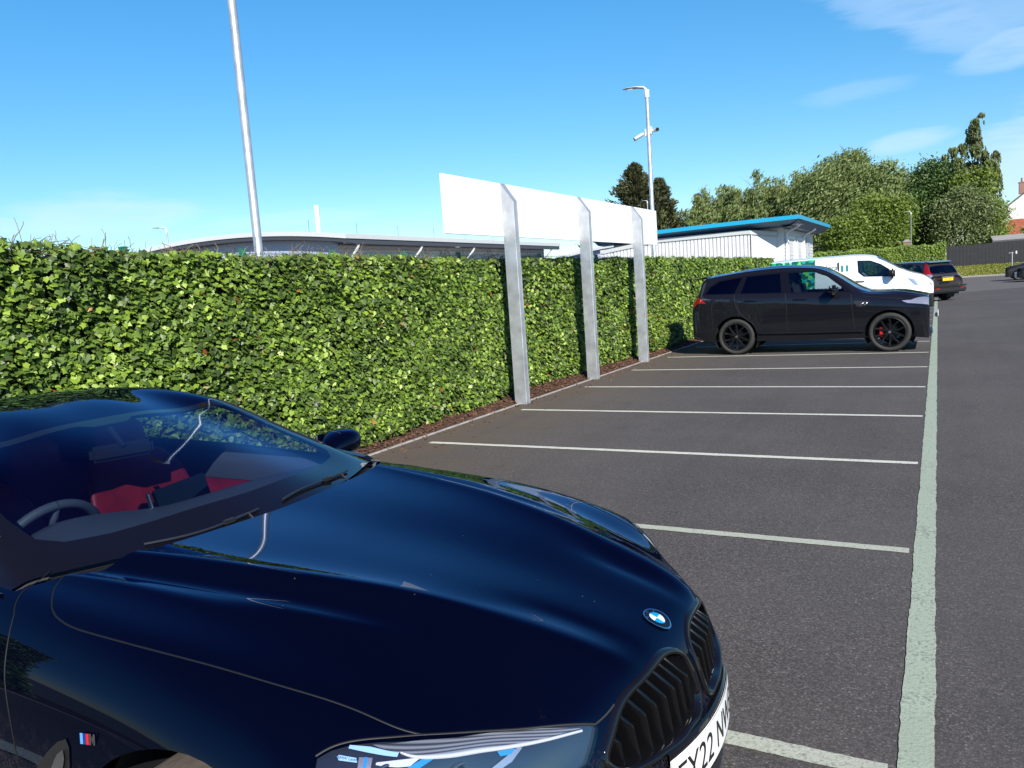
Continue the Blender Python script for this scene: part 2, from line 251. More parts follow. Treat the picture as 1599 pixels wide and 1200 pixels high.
def hero_lower():
    HC={-1.75:.985,-1.5:.970,-1.3:.958,-1.1:.943,-.9:.923,-.7:.899,-.52:.870,-.36:.838,-.24:.809}
    RV={-1.75:.60,-1.5:.551,-1.3:.512,-1.1:.478,-.9:.437,-.7:.386,-.52:.343,-.36:.309,-.24:.288}
    RW={-1.75:.997,-1.5:.992,-1.3:.983,-1.1:.970,-.9:.953,-.7:.928,-.52:.894,-.36:.855,-.24:.820}
    FV={-1.75:.80,-1.5:.80,-1.3:.80,-1.1:.798,-.9:.79,-.7:.775,-.52:.745}
    FW={-1.75:.935,-1.5:.925,-1.3:.913,-1.1:.897,-.9:.875,-.7:.842,-.52:.795}
    st=[]
    for u in (-1.75,-1.5,-1.3,-1.1,-.9,-.7,-.52):
        c=HC[u];rv,rw,fv,fw=RV[u],RW[u],FV[u],FW[u]
        k=1 if u<-1.2 else .95
        st.append([(u,0,c),(u,rv*.5,c+(rw-c)*.35),(u,rv-.04,rw-.004),(u,rv,rw),(u,rv+.032,rw-.013),
          (u,(rv+fv)/2+.01,fw+(rw-fw)*.27),(u,fv,fw),(u,fv+(.918-fv)*.62,fw-.055),(u,.925,fw-.17),(u,.938,.50),(u,.915,.20)])
    st.append([(-.36,0,.838),(-.36,.155,.842),(-.36,.252,.848),(-.362,.309,.855),(-.367,.36,.838),(-.378,.52,.777),(-.395,.70,.745),(-.415,.782,.69),(-.43,.853,.59),(-.435,.893,.44),(-.43,.87,.19)])
    st.append([(-.24,0,.809),(-.24,.145,.811),(-.24,.232,.815),(-.242,.288,.820),(-.25,.34,.800),(-.27,.46,.749),(-.305,.60,.71),(-.34,.70,.64),(-.368,.785,.53),(-.38,.85,.40),(-.375,.84,.185)])
    st.append([(-.14,0,.778),(-.14,.135,.779),(-.142,.22,.78),(-.145,.273,.778),(-.155,.325,.753),(-.18,.42,.708),(-.23,.545,.660),(-.272,.645,.585),(-.30,.74,.47),(-.315,.795,.36),(-.315,.79,.18)])
    st.append([(-.09,0,.748),(-.09,.13,.748),(-.094,.21,.746),(-.10,.26,.74),(-.11,.31,.715),(-.14,.40,.672),(-.19,.52,.615),(-.225,.62,.54),(-.25,.70,.43),(-.265,.75,.33),(-.27,.745,.178)])
    st.append([(-.042,0,.68),(-.045,.13,.68),(-.054,.20,.677),(-.063,.25,.67),(-.074,.30,.652),(-.107,.39,.62),(-.15,.50,.57),(-.185,.59,.50),(-.21,.66,.40),(-.225,.70,.31),(-.23,.70,.176)])
    st.append([(-.010,0,.57),(-.014,.13,.57),(-.024,.2,.567),(-.034,.25,.56),(-.046,.30,.55),(-.078,.38,.53),(-.115,.48,.49),(-.145,.56,.44),(-.17,.62,.36),(-.185,.65,.29),(-.19,.65,.174)])
    st.append([(.0,0,.42),(-.004,.12,.42),(-.014,.19,.42),(-.028,.24,.415),(-.036,.29,.41),(-.058,.37,.40),(-.09,.46,.38),(-.115,.53,.35),(-.135,.58,.30),(-.148,.60,.26),(-.155,.60,.172)])
    st.append([(-.03,0,.22),(-.032,.11,.22),(-.037,.17,.22),(-.042,.22,.22),(-.048,.27,.218),(-.06,.34,.215),(-.08,.41,.21),(-.095,.47,.205),(-.105,.51,.198),(-.112,.53,.19),(-.12,.53,.17)])
    # tail half: belt line, haunch and rear face
    back=[]
    def sec(u,c,rv,rw,fv,fw,sv,sw,w8,w9,wm,zm,wb,zb):
        return [(u,0,c),(u,rv*.5,c),(u,rv-.06,rw+.002),(u,rv,rw),(u,rv+.05,rw-.004),(u,(rv+fv)/2+.02,(rw+fw)/2),(u,fv,fw),(u,sv,sw),(u,w8,w9),(u,wm,zm),(u,wb,zb)]
    back.append(sec(-4.80,.62,.45,.62,.72,.60,.76,.56,.78,.50,.79,.42,.74,.24))
    back.append(sec(-4.84,.80,.45,.795,.70,.76,.75,.70,.79,.60,.80,.44,.75,.23))
    back.append(sec(-4.78,.985,.50,.965,.74,.91,.80,.84,.84,.70,.845,.46,.80,.22))
    back.append(sec(-4.60,1.005,.55,.985,.79,.935,.85,.86,.89,.72,.89,.47,.86,.21))
    back.append(sec(-4.30,1.00,.60,.985,.83,.945,.895,.87,.925,.74,.93,.48,.90,.20))
    back.append(sec(-3.85,.985,.60,.97,.84,.945,.905,.88,.945,.74,.948,.48,.915,.20))
    back.append(sec(-3.40,.985,.60,.97,.825,.945,.89,.88,.93,.75,.935,.48,.912,.20))
    back.append(sec(-2.80,.985,.60,.975,.81,.945,.875,.88,.915,.75,.925,.48,.908,.20))
    back.append(sec(-2.20,.985,.60,.985,.80,.943,.87,.88,.915,.75,.928,.49,.91,.20))
    return back+st
class HeroSkin(Surf):
    """the body with the second, lower crease of the bonnet flank pressed in: a shallow gutter outside the ridge, then a crisp edge"""
    U=np.array([-1.75,-1.5,-1.386,-1.22,-1.03,-.881,-.633,-.486,-.375]); C2=np.polyfit(U,[.71,.678,.657,.626,.602,.57,.506,.452,.402],3); C1=np.polyfit([-1.75,-1.5,-1.3,-1.1,-.9,-.7,-.52,-.36],[.60,.551,.512,.478,.437,.386,.343,.309],3)
    def ev(s,p,q):
        X=Surf.ev(s,p,q); u,v=X[:,0],np.abs(X[:,1]); uc=np.clip(u,-1.8,-.33); v2=np.polyval(s.C2,uc); v1=np.polyval(s.C1,uc)
        t=np.clip((-.36-u)/.5,0,1); a=t*t*(3-2*t); t=np.clip((u+2.1)/.35,0,1); a=a*t*t*(3-2*t)*(X[:,2]>.6)
        foot=v1+.50*(v2-v1); w=(v2-v1)*.34; d=v-v2
        X[:,2]+=a*(-.0135*np.exp(-((v-foot)/w)**2)+.0120*np.exp(-(np.sqrt(d*d+.005**2)-.005)/.06)); return X
def hero_top():
    E=[]
    def g(c,a,b,A,m,b5): E.append([c,a,b,A,m,b5])
    g((-1.49,0,.955),(-1.52,.25,.957),(-1.595,.5,.955),(-1.70,.715,.952),(-1.72,.765,.942),(-1.73,.80,.932))
    g((-1.73,0,1.043),(-1.755,.25,1.039),(-1.815,.49,1.020),(-1.88,.702,1.014),(-1.895,.757,.975),(-1.90,.805,.936))
    g((-2.10,0,1.170),(-2.12,.24,1.163),(-2.16,.46,1.138),(-2.19,.667,1.120),(-2.195,.740,1.035),(-2.21,.81,.940))
    g((-2.50,0,1.264),(-2.50,.23,1.259),(-2.49,.43,1.246),(-2.48,.612,1.234),(-2.50,.715,1.09),(-2.53,.815,.944))
    g((-2.80,0,1.318),(-2.80,.22,1.316),(-2.80,.41,1.303),(-2.80,.585,1.282),(-2.80,.70,1.115),(-2.80,.818,.946))
    g((-3.10,0,1.336),(-3.10,.22,1.335),(-3.10,.41,1.324),(-3.10,.570,1.282),(-3.10,.695,1.12),(-3.10,.82,.947))
    g((-3.50,0,1.312),(-3.50,.22,1.310),(-3.50,.40,1.298),(-3.50,.56,1.252),(-3.48,.69,1.105),(-3.45,.825,.949))
    g((-3.90,0,1.225),(-3.90,.22,1.223),(-3.89,.40,1.205),(-3.87,.555,1.155),(-3.84,.68,1.06),(-3.80,.825,.951))
    g((-4.25,0,1.095),(-4.24,.22,1.09),(-4.22,.40,1.075),(-4.18,.58,1.04),(-4.14,.70,.99),(-4.10,.82,.951))
    g((-4.50,0,.995),(-4.49,.24,.99),(-4.46,.44,.985),(-4.40,.64,.972),(-4.36,.73,.962),(-4.32,.81,.948))
    return E[::-1]
# ---------------- objects and meshes ----------------
def tag(o,label=None,cat=None,group=None,kind=None):
    for k,v in (('label',label),('category',cat),('group',group),('kind',kind)):
        if v: o[k]=v
    return o
def thing(name,label,cat,loc=(0,0,0),rz=0,group=None):
    o=bpy.data.objects.new(name,None); COL.objects.link(o); o.location=loc; o.rotation_euler=(0,0,rz); o.empty_display_size=.2
    return tag(o,label,cat,group)
def link(name,me,mats,parent=None,smooth=True):
    for k in ([mats] if isinstance(mats,str) else mats): me.materials.append(MATS[k])
    o=bpy.data.objects.new(name,me); COL.objects.link(o); o.parent=parent
    if smooth: me.shade_smooth()
    return o
def rawmesh(name,V,F,mi=None):
    V=np.asarray(V,np.float32); me=bpy.data.meshes.new(name)
    if isinstance(F,np.ndarray):
        n,k=F.shape; me.vertices.add(len(V)); me.vertices.foreach_set('co',V.ravel()); me.loops.add(n*k); me.loops.foreach_set('vertex_index',F.astype(np.int32).ravel())
        me.polygons.add(n); me.polygons.foreach_set('loop_start',np.arange(0,n*k,k,dtype=np.int32)); me.polygons.foreach_set('loop_total',np.full(n,k,np.int32)); me.update(calc_edges=True)
    else: me.from_pydata([tuple(map(float,v)) for v in V],[],F); me.update()
    if mi is not None: me.polygons.foreach_set('material_index',np.asarray(mi,np.int32))
    return me
class MB:
    def __init__(s): s.v=[]; s.f=[]; s.m=[]
    def add(s,V,F,m=0):
        o=len(s.v); s.v+= [tuple(map(float,x)) for x in V]; s.f+=[tuple(i+o for i in f) for f in F]; s.m+=[m]*len(F); return s
    def box(s,c,d,m=0,mx=None,bev=0):
        x,y,z=[a/2 for a in d]
        if bev:
            b=min(bev,x*.9,y*.9,z*.9); bm=bmesh.new(); bmesh.ops.create_cube(bm,size=1,matrix=Matrix.Diagonal((2*x,2*y,2*z,1))); bmesh.ops.bevel(bm,geom=bm.edges[:],offset=b,segments=2,affect='EDGES')
            V=[v.co.copy() for v in bm.verts]; bm.verts.index_update(); F=[[v.index for v in f.verts] for f in bm.faces]; bm.free()
        else:
            V=[Vector((i*x,j*y,k*z)) for i in (-1,1) for j in (-1,1) for k in (-1,1)]; F=[(0,1,3,2),(4,6,7,5),(0,4,5,1),(2,3,7,6),(0,2,6,4),(1,5,7,3)]
        V=[(mx@v if mx else v)+Vector(c) for v in V]; return s.add(V,F,m)
    def tube(s,P,r,n=10,m=0,cap=True,flat=1.0):
        P=[Vector(p) for p in P]; rs=r if hasattr(r,'__len__') else [r]*len(P); V=[];F=[]; up=None
        for i,p in enumerate(P):
            t=(P[min(i+1,len(P)-1)]-P[max(i-1,0)]).normalized()
            if up is None: up=Vector((0,0,1)) if abs(t.z)<.9 else Vector((1,0,0))
            a=t.cross(up).normalized(); up=a.cross(t).normalized()
            for k in range(n):
                th=2*PI*k/n; V.append(p+a*(math.cos(th)*rs[i])+up*(math.sin(th)*rs[i]*flat))
        for i in range(len(P)-1):
            for k in range(n): F.append((i*n+k,i*n+(k+1)%n,(i+1)*n+(k+1)%n,(i+1)*n+k))
        if cap: F+= [tuple(range(n))[::-1],tuple(range((len(P)-1)*n,len(P)*n))]
        return s.add(V,F,m)
    def lathe(s,prof,n=40,axis='y',m=0,c=(0,0,0),closed=False):
        """prof = (radius, along-axis)"""
        V=[];F=[]; k=len(prof)
        for i in range(n):
            th=2*PI*i/n
            for r,a in prof:
                q={'y':(r*math.cos(th),a,r*math.sin(th)),'z':(r*math.cos(th),r*math.sin(th),a),'x':(a,r*math.cos(th),r*math.sin(th))}[axis]; V.append([q[j]+c[j] for j in range(3)])
        for i in range(n):
            for j in range(k if closed else k-1):
                F.append((i*k+j,i*k+(j+1)%k,((i+1)%n)*k+(j+1)%k,((i+1)%n)*k+j))
        return s.add(V,F,m)
    def prism(s,poly,y0,y1,m=0,axis='y'):
        """polygon in the two other axes, extruded along axis"""
        n=len(poly); mk={'y':lambda a,b,t:(a,t,b),'x':lambda a,b,t:(t,a,b),'z':lambda a,b,t:(a,b,t)}[axis]
        V=[mk(a,b,y0) for a,b in poly]+[mk(a,b,y1) for a,b in poly]
        return s.add(V,[tuple(range(n))[::-1],tuple(range(n,2*n))]+[(i,(i+1)%n,n+(i+1)%n,n+i) for i in range(n)],m)
    def grid(s,A,m=0,flip=False):
        A=np.asarray(A,float); a,b,_=A.shape; F=[]
        for i in range(a-1):
            for j in range(b-1):
                q=(i*b+j,(i+1)*b+j,(i+1)*b+j+1,i*b+j+1); F.append(q[::-1] if flip else q)
        return s.add(A.reshape(-1,3),F,m)
    def build(s,name,mats,parent=None,smooth=False,auto=None):
        me=rawmesh(name,s.v,s.f,s.m); bm=bmesh.new(); bm.from_mesh(me); bmesh.ops.recalc_face_normals(bm,faces=bm.faces[:]); bm.to_mesh(me); bm.free()
        o=link(name,me,mats,parent,smooth)
        if auto: me.shade_smooth(); me.set_sharp_from_angle(angle=R_(auto))
        return o
def text(name,s,size,mat_,M,parent=None,ext=.0006,align='CENTER',sx=1.0):
    cu=bpy.data.curves.new(name,'FONT'); cu.body=s; cu.size=size; cu.align_x=align; cu.align_y='CENTER'; cu.extrude=ext
    ob=bpy.data.objects.new(name,cu); COL.objects.link(ob); bpy.context.view_layer.update()
    me=bpy.data.meshes.new_from_object(ob.evaluated_get(bpy.context.evaluated_depsgraph_get())); bpy.data.objects.remove(ob); bpy.data.curves.remove(cu)
    me.transform(M@Matrix.Diagonal((sx,1,1,1))); me.name=name; return link(name,me,mat_,parent,False)
def basis(x,y,o):
    x=Vector(x).normalized(); y=Vector(y); y=(y-x*y.dot(x)).normalized(); z=x.cross(y); m=Matrix.Identity(4)
    for i in range(3): m[i][0],m[i][1],m[i][2],m[i][3]=x[i],y[i],z[i],o[i]
    return m
# ---------------- panels cut out of a smooth surface ----------------
def dens(poly,step):
    out=[]
    for a,b in zip(poly,list(poly[1:])+[poly[0]]):
        n=max(1,int(math.hypot(b[0]-a[0],b[1]-a[1])/step)); out+=[(a[0]+(b[0]-a[0])*i/n,a[1]+(b[1]-a[1])*i/n) for i in range(n)]
    return out
def inside(P,poly):
    x,y=P[:,0],P[:,1]; r=np.zeros(len(P),bool); n=len(poly)
    for i in range(n):
        (x0,y0),(x1,y1)=poly[i],poly[(i+1)%n]; c=((y0>y)!=(y1>y)); 
        with np.errstate(divide='ignore',invalid='ignore'): r^= c&(x<(x1-x0)*(y-y0)/((y1-y0) if y1!=y0 else 1e-12)+x0)
    return r
def cut(polys,step):
    """triangulate nested chart polygons; returns points, triangles, and for each triangle the set of polygons it lies in"""
    V=[];F=[];pp=[]
    for p in polys:
        if sum(a[0]*b[1]-a[1]*b[0] for a,b in zip(p,list(p[1:])+[p[0]]))<0: p=list(p)[::-1]   # counter-clockwise
        d=dens(p,step*.8); F.append(list(range(len(V),len(V)+len(d)))); V+=d; pp.append(d)
    A=np.array(polys[0]); gx=np.arange(A[:,0].min()+step/2,A[:,0].max(),step); gy=np.arange(A[:,1].min()+step/2,A[:,1].max(),step)
    G=np.stack([q.ravel() for q in np.meshgrid(gx,gy)],1); B=np.array(V); G=G[inside(G,polys[0])]
    keep=np.ones(len(G),bool)
    for i in range(0,len(G),2000):
        keep[i:i+2000]=(((G[i:i+2000,None]-B[None])**2).sum(2).min(1)>(step*.45)**2)
    G=G[keep]; n0=len(V); V=V+[tuple(g) for g in G]
    vo,_,fo,_,_,of=geometry.delaunay_2d_cdt([Vector(v) for v in V],[],F,1,1e-6,True)
    return np.array([(v.x,v.y) for v in vo]),fo,of
class Shell:
    def __init__(s,surf,parent,step=.035):
        s.S=surf; s.root=parent; s.step=step
        g=np.linspace(.05,.95,12); a,b=[q.ravel() for q in np.meshgrid(g*surf.p1,g*surf.s1)]
        X=surf.ev(a,b); c=surf.P.reshape(-1,3).mean(0); c[1]=0; s.sg=1 if np.sum((surf.nrm(a,b)*(X-c)).sum(1)>0)>len(a)/2 else -1
    def mesh(s,pq,tris,side,off=0.0):
        """side: +1 left half, -1 right half, 0 both"""
        X=s.S.ev(pq[:,0],pq[:,1]); Nn=s.S.nrm(pq[:,0],pq[:,1])*s.sg; X=X+Nn*off; T=np.array(tris)
        P=X[T]; fl=(np.cross(P[:,1]-P[:,0],P[:,2]-P[:,0])*Nn[T].mean(1)).sum(1)<0; T[fl]=T[fl][:,::-1]
        VV,NN,TT=[],[],[]
        for g in ((1,-1) if side==0 else (side,)):
            o=sum(len(v) for v in VV); VV.append(X*[1,g,1]); NN.append(Nn*[1,g,1]); TT.append((T if g>0 else T[:,::-1])+o)
        return np.concatenate(VV),np.concatenate(TT),np.concatenate(NN)
    def obj(s,name,pq,tris,mat_,side=0,off=0.0,parent=None,label=None):
        used=np.unique(np.array(tris)); re=np.full(len(pq),-1); re[used]=np.arange(len(used))
        V,T,Nn=s.mesh(pq[used],re[np.array(tris)],side,off); me=rawmesh(name,V,T); o=link(name,me,mat_,parent or s.root)
        me.normals_split_custom_set_from_vertices([tuple(n) for n in Nn])
        if label: o['label']=label
        return o
    def carve(s,outline,regs):
        """regs: name -> chart polygon, later ones win. returns name -> (pq, tris); 'rest' is the remaining skin"""
        names=list(regs); pq,fo,of=cut([outline]+[regs[n] for n in names],s.step); out={n:[] for n in ['rest']+names}
        for f,o in zip(fo,of):
            if len(f)!=3 or 0 not in o: continue
            k=max(o); out['rest' if k==0 else names[k-1]].append(f)
        return pq,out
    def patch(s,name,poly,mat_,side,off,parent=None,step=None):
        pq,fo,of=cut([poly],step or s.step); return s.obj(name,pq,[f for f in fo if len(f)==3],mat_,side,off,parent)
    def path(s,pts,n=60,smooth=True,off=0.0):
        q=crv(pts,n) if smooth else np.array(dens(pts,s.step)[:]); X=s.S.ev(q[:,0],q[:,1])+s.S.nrm(q[:,0],q[:,1])*s.sg*off; return X
    def groove(s,mb,pts,w=.004,side=0,off=.0012,n=70,smooth=True,m=0):
        """thin dark panel gap lying on the skin"""
        q=crv(pts,n) if smooth else np.array(pts); X=s.S.ev(q[:,0],q[:,1]); Nn=s.S.nrm(q[:,0],q[:,1])*s.sg; t=np.gradient(X,axis=0); b=np.cross(t,Nn); b/=np.linalg.norm(b,axis=1,keepdims=True)+1e-9
        A=np.stack([X+b*w/2+Nn*off*.2,X+b*w/4+Nn*off,X-b*w/4+Nn*off,X-b*w/2+Nn*off*.2],1)
        for g in ((1,-1) if side==0 else (side,)): mb.grid(A*[1,g,1],m)
def wheel(parent,loc,R,w,rr,spokes,side,rimmat,tyre='rubber',cal=None,twin=True,label=None):
    """a wheel: tyre mesh, with the rim (and brake caliper) as its own parts; axle along y, outer face on `side`"""
    t=MB(); h=w/2; sh=R-rr
    t.lathe([(rr,-h*.8),(rr+sh*.35,-h*.98),(R-.03,-h*.96),(R-.008,-h*.80),(R,-h*.5),(R,0),(R,h*.5),(R-.008,h*.80),(R-.03,h*.96),(rr+sh*.35,h*.98),(rr+.004,h*.86),(rr-.006,h*.7)],56)
    o=t.build('wheel',tyre,parent,auto=50); o.location=loc
    k=MB(); s=side
    k.lathe([(rr-.006,-h*.8),(rr-.02,-h*.6),(rr-.03,s*h*.2),(rr-.012,s*h*.72),(rr+.004,s*h*.84),(rr-.012,s*h*.88),(rr-.03,s*h*.7)],56)
    k.lathe([(.001,s*h*.62),(.05,s*h*.62),(.065,s*h*.5),(.06,s*h*.2)],24); k.lathe([(.16,s*h*.02),(.165,0),(.05,0)],32)
    for i in range(spokes):
        a=2*PI*i/spokes
        for da in ((-.5,.5) if twin else (0,)):
            a1=a+da*.30; a2=a+da*.95*PI*1.15/spokes; P=[]
            for q,ang,wd,dp in ((.045,a1,.022,.55),(rr*.55,(a1+a2)/2,.018,.60),(rr-.018,a2,.021,.74)):
                P.append(((math.cos(ang)*q,s*h*dp,math.sin(ang)*q),wd,ang))
            for (p0,w0,g0),(p1,w1,g1) in zip(P[:-1],P[1:]):
                p0,p1=Vector(p0),Vector(p1); d=(p1-p0).normalized(); bx=d.cross(Vector((0,1,0))).normalized(); V=[]
                for p,wd in ((p0,w0),(p1,w1)): V+=[p+bx*wd,p+bx*wd*.6+Vector((0,s*.008,0)),p-bx*wd*.6+Vector((0,s*.008,0)),p-bx*wd,p-bx*wd-Vector((0,s*.03,0)),p+bx*wd-Vector((0,s*.03,0))]
                k.add(V,[(i_,(i_+1)%6,6+(i_+1)%6,6+i_) for i_ in range(6)]+[(0,1,2,3,4,5),(11,10,9,8,7,6)])
    k.build('rim',rimmat,o,auto=40)
    hb=MB(); hb.lathe([(.001,s*h*.67),(.024,s*h*.67),(.028,s*h*.6)],20); hb.build('hub_cap','silver',o,auto=40)
    if cal: c=MB(); c.box((-rr*.52,s*h*.18,.0),(.07,.06,.20),bev=.015); c.build('brake_caliper',cal,o)
    return o
# ---------------- the near car ----------------
car=thing('parked_car','dark blue-black coupe in the foreground with black twin grille, long bonnet and red leather seats','car',(-.527,1.865,0),-.0119)
L=Shell(HeroSkin(hero_lower()),car,.022); G=Shell(Surf(hero_top()),car,.03); LS,GS=L.S,G.S
HOODB=[(3.612,0),(3.613,.10),(3.613,.2),(3.605,.30),(3.592,.42),(3.55,.515),(3.483,.573),(3.479,.588)]
SHUT=[(3.479,.588),(3.50,.63),(3.55,.679),(3.61,.720),(3.681,.740),(3.82,.741),(3.994,.729),(4.17,.715),(4.347,.701),(4.50,.692),(4.631,.686),(4.716,.680)]
LAMPT=[(4.720,.678),(4.79,.670),(4.864,.661),(4.935,.617),(4.998,.571)]
KTOP=[(5.006,.50),(5.008,.465),(5.016,.364),(5.03,.24),(5.04,.115),(5.05,.06),(5.058,0)]
bonnet=HOODB+[tuple(x) for x in crv(SHUT[0:],40)[1:]]+LAMPT+KTOP
LAMP=[(4.551,.783),(4.57,.762),(4.598,.741),(4.653,.709),(4.720,.678),(4.79,.670),(4.864,.661),(4.935,.617),(4.998,.571),(5.011,.574),(5.035,.609),(5.055,.645),(5.04,.70),(4.98,.775),(4.88,.825),(4.75,.845),(4.62,.835),(4.56,.805)]
def arc(cx,cz,r,n=40,a0=0,a1=2*PI): return [(cx+r*math.cos(a0+(a1-a0)*i/n),cz+r*math.sin(a0+(a1-a0)*i/n)) for i in range(n)]
def arch(surf,cx,cz,r,zb,pr,sr):
    P=arc(cx,cz,r,33,PI+.45,-.45); ic=surf.inv(P,[0,2],pr,sr); q=[tuple(x) for x in ic]; return [(q[0][0],surf.s1+.0)]+q+[(q[-1][0],surf.s1+.0)]
fa=arch(LS,-.875,.335,.408,.2,(3.0,4.9),(.75,LS.s1)); LS._gk=None; ra=arch(LS,-3.69,.335,.375,.2,(.6,2.4),(.75,LS.s1))
DOOR_F=[(3.487,.764),(3.537,.848),(3.559,.911),(3.587,.982),(3.604,1.06),(3.60,1.15),(3.56,1.22)]
door=[(3.44,.705)]+DOOR_F+[(3.50,1.25),(2.20,1.25),(2.12,1.18),(2.06,.95),(2.04,.705)]
fender_vent=[(3.60,1.17),(3.66,1.08),(3.75,1.015),(3.80,.985),(3.835,.972),(3.848,.985),(3.845,1.02),(3.80,1.08),(3.74,1.17)]
vent_trim=[(3.70,1.12),(3.75,1.06),(3.805,1.005),(3.832,.990),(3.836,1.005),(3.80,1.075),(3.75,1.13)]
cockpit=[(.72,0)]+[(.72,.60),(.80,.695),(3.40,.700),(3.47,.60)]+HOODB[::-1][1:]
frontlow=[(5.31,0),(5.31,.40),(5.36,.46),(5.42,.40),(5.42,0)]
tail=[(.15,.46),(.16,.80),(.20,.92),(.25,.86),(.26,.74),(.25,.46)]
# kidney outlines in the front view (across, up), laid on the skin of the nose
KR=((4.90,5.40),(0,.80))
def kfs(Q): q=LS.inv(Q,[1,2],*KR); return LS.ev(q[:,0],q[:,1])[:,0]
def kf(v,w): return float(kfs([(v,w)])[0])
KO=[(.012,.655),(.018,.700),(.077,.738),(.202,.743),(.293,.729),(.348,.696),(.384,.66),(.415,.616),(.385,.578),(.326,.563),(.259,.558),(.19,.551),(.114,.551),(.045,.556),(.014,.60)]
def closed(P,n=90):
    Q=crv(P+P[:3]+[P[3]],n*2); k=np.argmin(((Q[n:]-np.array(P[1]))**2).sum(1))+n; i0=np.argmin(((Q[:40]-np.array(P[1]))**2).sum(1)); return Q[i0:k]
KC=closed(KO); cen=np.array([.21,.645])
def inset(d):
    t=np.roll(KC,-1,0)-np.roll(KC,1,0); n=np.stack([-t[:,1],t[:,0]],1); n/=np.linalg.norm(n,axis=1,keepdims=True); s=np.sign(((cen-KC)*n).sum(1)); s=np.sign(s.sum()); return KC+n*s*d
kidney=[tuple(x) for x in LS.inv(inset(.009)[::3],[1,2],*KR)]
out=[(0,0),(LS.p1,0),(LS.p1,LS.s1),(0,LS.s1)]
pq,rg=L.carve(out,dict(cockpit=cockpit,bonnet=bonnet,door=door,headlamp=LAMP,lower_grille=frontlow,tail_lamp=tail,fa=fa,ra=ra,kidney=kidney))
L.obj('body',pq,rg['rest'],'paint_blueblack'); L.obj('bonnet',pq,rg['bonnet'],'paint_blueblack'); L.obj('lower_grille',pq,rg['lower_grille'],'plastic_black')
for pts,wd in ((SHUT,.0045),(DOOR_F,.0045),([(3.40,.57),(3.42,.62),(3.43,.69),(3.46,.74),(3.487,.764)],.004),(LAMP[:9],.005),([(4.998,.571),(5.004,.53),(5.006,.50)],.005),([(2.20,1.25),(2.12,1.18),(2.06,.95),(2.04,.705)],.0045),([(3.50,1.25),(2.9,1.25),(2.20,1.25)],.004)):
    for g in (1,-1): gv=MB(); L.groove(gv,pts,wd,g); gv.build('panel_gap','groove',car,smooth=True)
for g in (1,-1):
    d=L.obj('door',pq,rg['door'],'paint_blueblack',g)
    h=MB(); X=L.path([(2.30,.93),(2.42,.925),(2.56,.93)],12,off=.014)*[1,g,1]; h.tube([tuple(x) for x in X],.011,10,flat=.9); h.build('handle','paint_blueblack',d,smooth=True)
    hl=L.obj('headlight',pq,rg['headlamp'],'lens',g)
    L.obj('lamp_housing',pq,rg['headlamp'],'lamp_dark',g,-.016,hl)
    def el(nm,poly,mt,off=-.011,st=.008): return L.patch(nm,poly,mt,g,off,hl,st)
    el('ribbed_trim',[(4.639,.724),(4.704,.689),(4.777,.675),(4.857,.664),(4.931,.624),(4.982,.595),(4.926,.664),(4.874,.7025),(4.803,.7225),(4.768,.7225),(4.703,.7195)],'lamp_ribs',-.012)
    dp=[(4.70,.7195),(4.73,.7235),(4.768,.7245),(4.803,.7235),(4.845,.714),(4.875,.7035),(4.929,.666),(4.987,.600)]; q=crv(dp,50); X=LS.ev(q[:,0],q[:,1]); nn=LS.nrm(q[:,0],q[:,1])*L.sg; t=np.gradient(X,axis=0); bb=np.cross(t,nn); bb/=np.linalg.norm(bb,axis=1,keepdims=True)
    db_=MB(); wv=np.interp(np.arange(50),[0,8,20,49],[.0015,.0045,.005,.0028])[:,None]; db_.grid(np.stack([(X+bb*wv*k-nn*d_)*[1,g,1] for k,d_ in ((-1,.013),(-.9,.009),(0,.0075),(.9,.009),(1,.013))],1)); db_.build('daylight_strip','drl_white',hl,smooth=True)
    for (pc,sc_,rad_) in ((4.735,.79,.032),(4.875,.775,.036)):
        c0=LS.ev([pc],[sc_])[0]; n0=LS.nrm([pc],[sc_])[0]*L.sg; n0=n0*.4+np.array([.9,0,0]); n0/=np.linalg.norm(n0); c0=(c0-np.array([.034,0,0]))*[1,g,1]; n0=n0*[1,g,1]; e1=np.cross(n0,[0,0,1]); e1/=np.linalg.norm(e1); e2=np.cross(n0,e1)
        pj_=MB(); pj_.tube([tuple(c0+rad_*(math.cos(a_)*e1+math.sin(a_)*e2)+n0*.006) for a_ in np.linspace(0,2*PI,33)],.004,6,cap=False); pj_.build('projector_ring','silver',hl,smooth=True)
        pb=MB(); pb.grid([[tuple(c0+rad_*math.sin(f_)*(math.cos(a_)*e1+math.sin(a_)*e2)+n0*rad_*.5*math.cos(f_)) for a_ in np.linspace(0,2*PI,25)] for f_ in np.linspace(0.02,PI/2,8)]); pb.build('projector','gloss_black',hl,smooth=True)
    el('blue_strip',[(4.599,.742),(4.639,.729),(4.697,.72),(4.701,.73),(4.655,.738),(4.601,.748)],'pale_blue')
    el('blue_accent',[(4.876,.711),(4.903,.696),(4.905,.709),(4.889,.718)],'mid_blue'); el('blue_accent',[(4.75,.731),(4.771,.731),(4.755,.76),(4.73,.76)],'mid_blue')
    el('light_guide',[(4.905,.689),(4.913,.69),(4.918,.72),(4.90,.76),(4.885,.76),(4.901,.717)],'lamp_clear'); el('light_guide',[(4.732,.728),(4.745,.728),(4.739,.747),(4.718,.752),(4.673,.757),(4.671,.752),(4.719,.744),(4.727,.742)],'drl_white')
    el('light_guide',[(4.632,.754),(4.658,.746),(4.68,.79),(4.655,.795)],'lamp_clear'); el('blue_accent',[(4.643,.75),(4.649,.749),(4.668,.79),(4.662,.791)],'mid_blue',-.0095)
    pl=el('name_strip',[(4.589,.768),(4.591,.764),(4.628,.757),(4.635,.764),(4.597,.772)],'pale_blue')
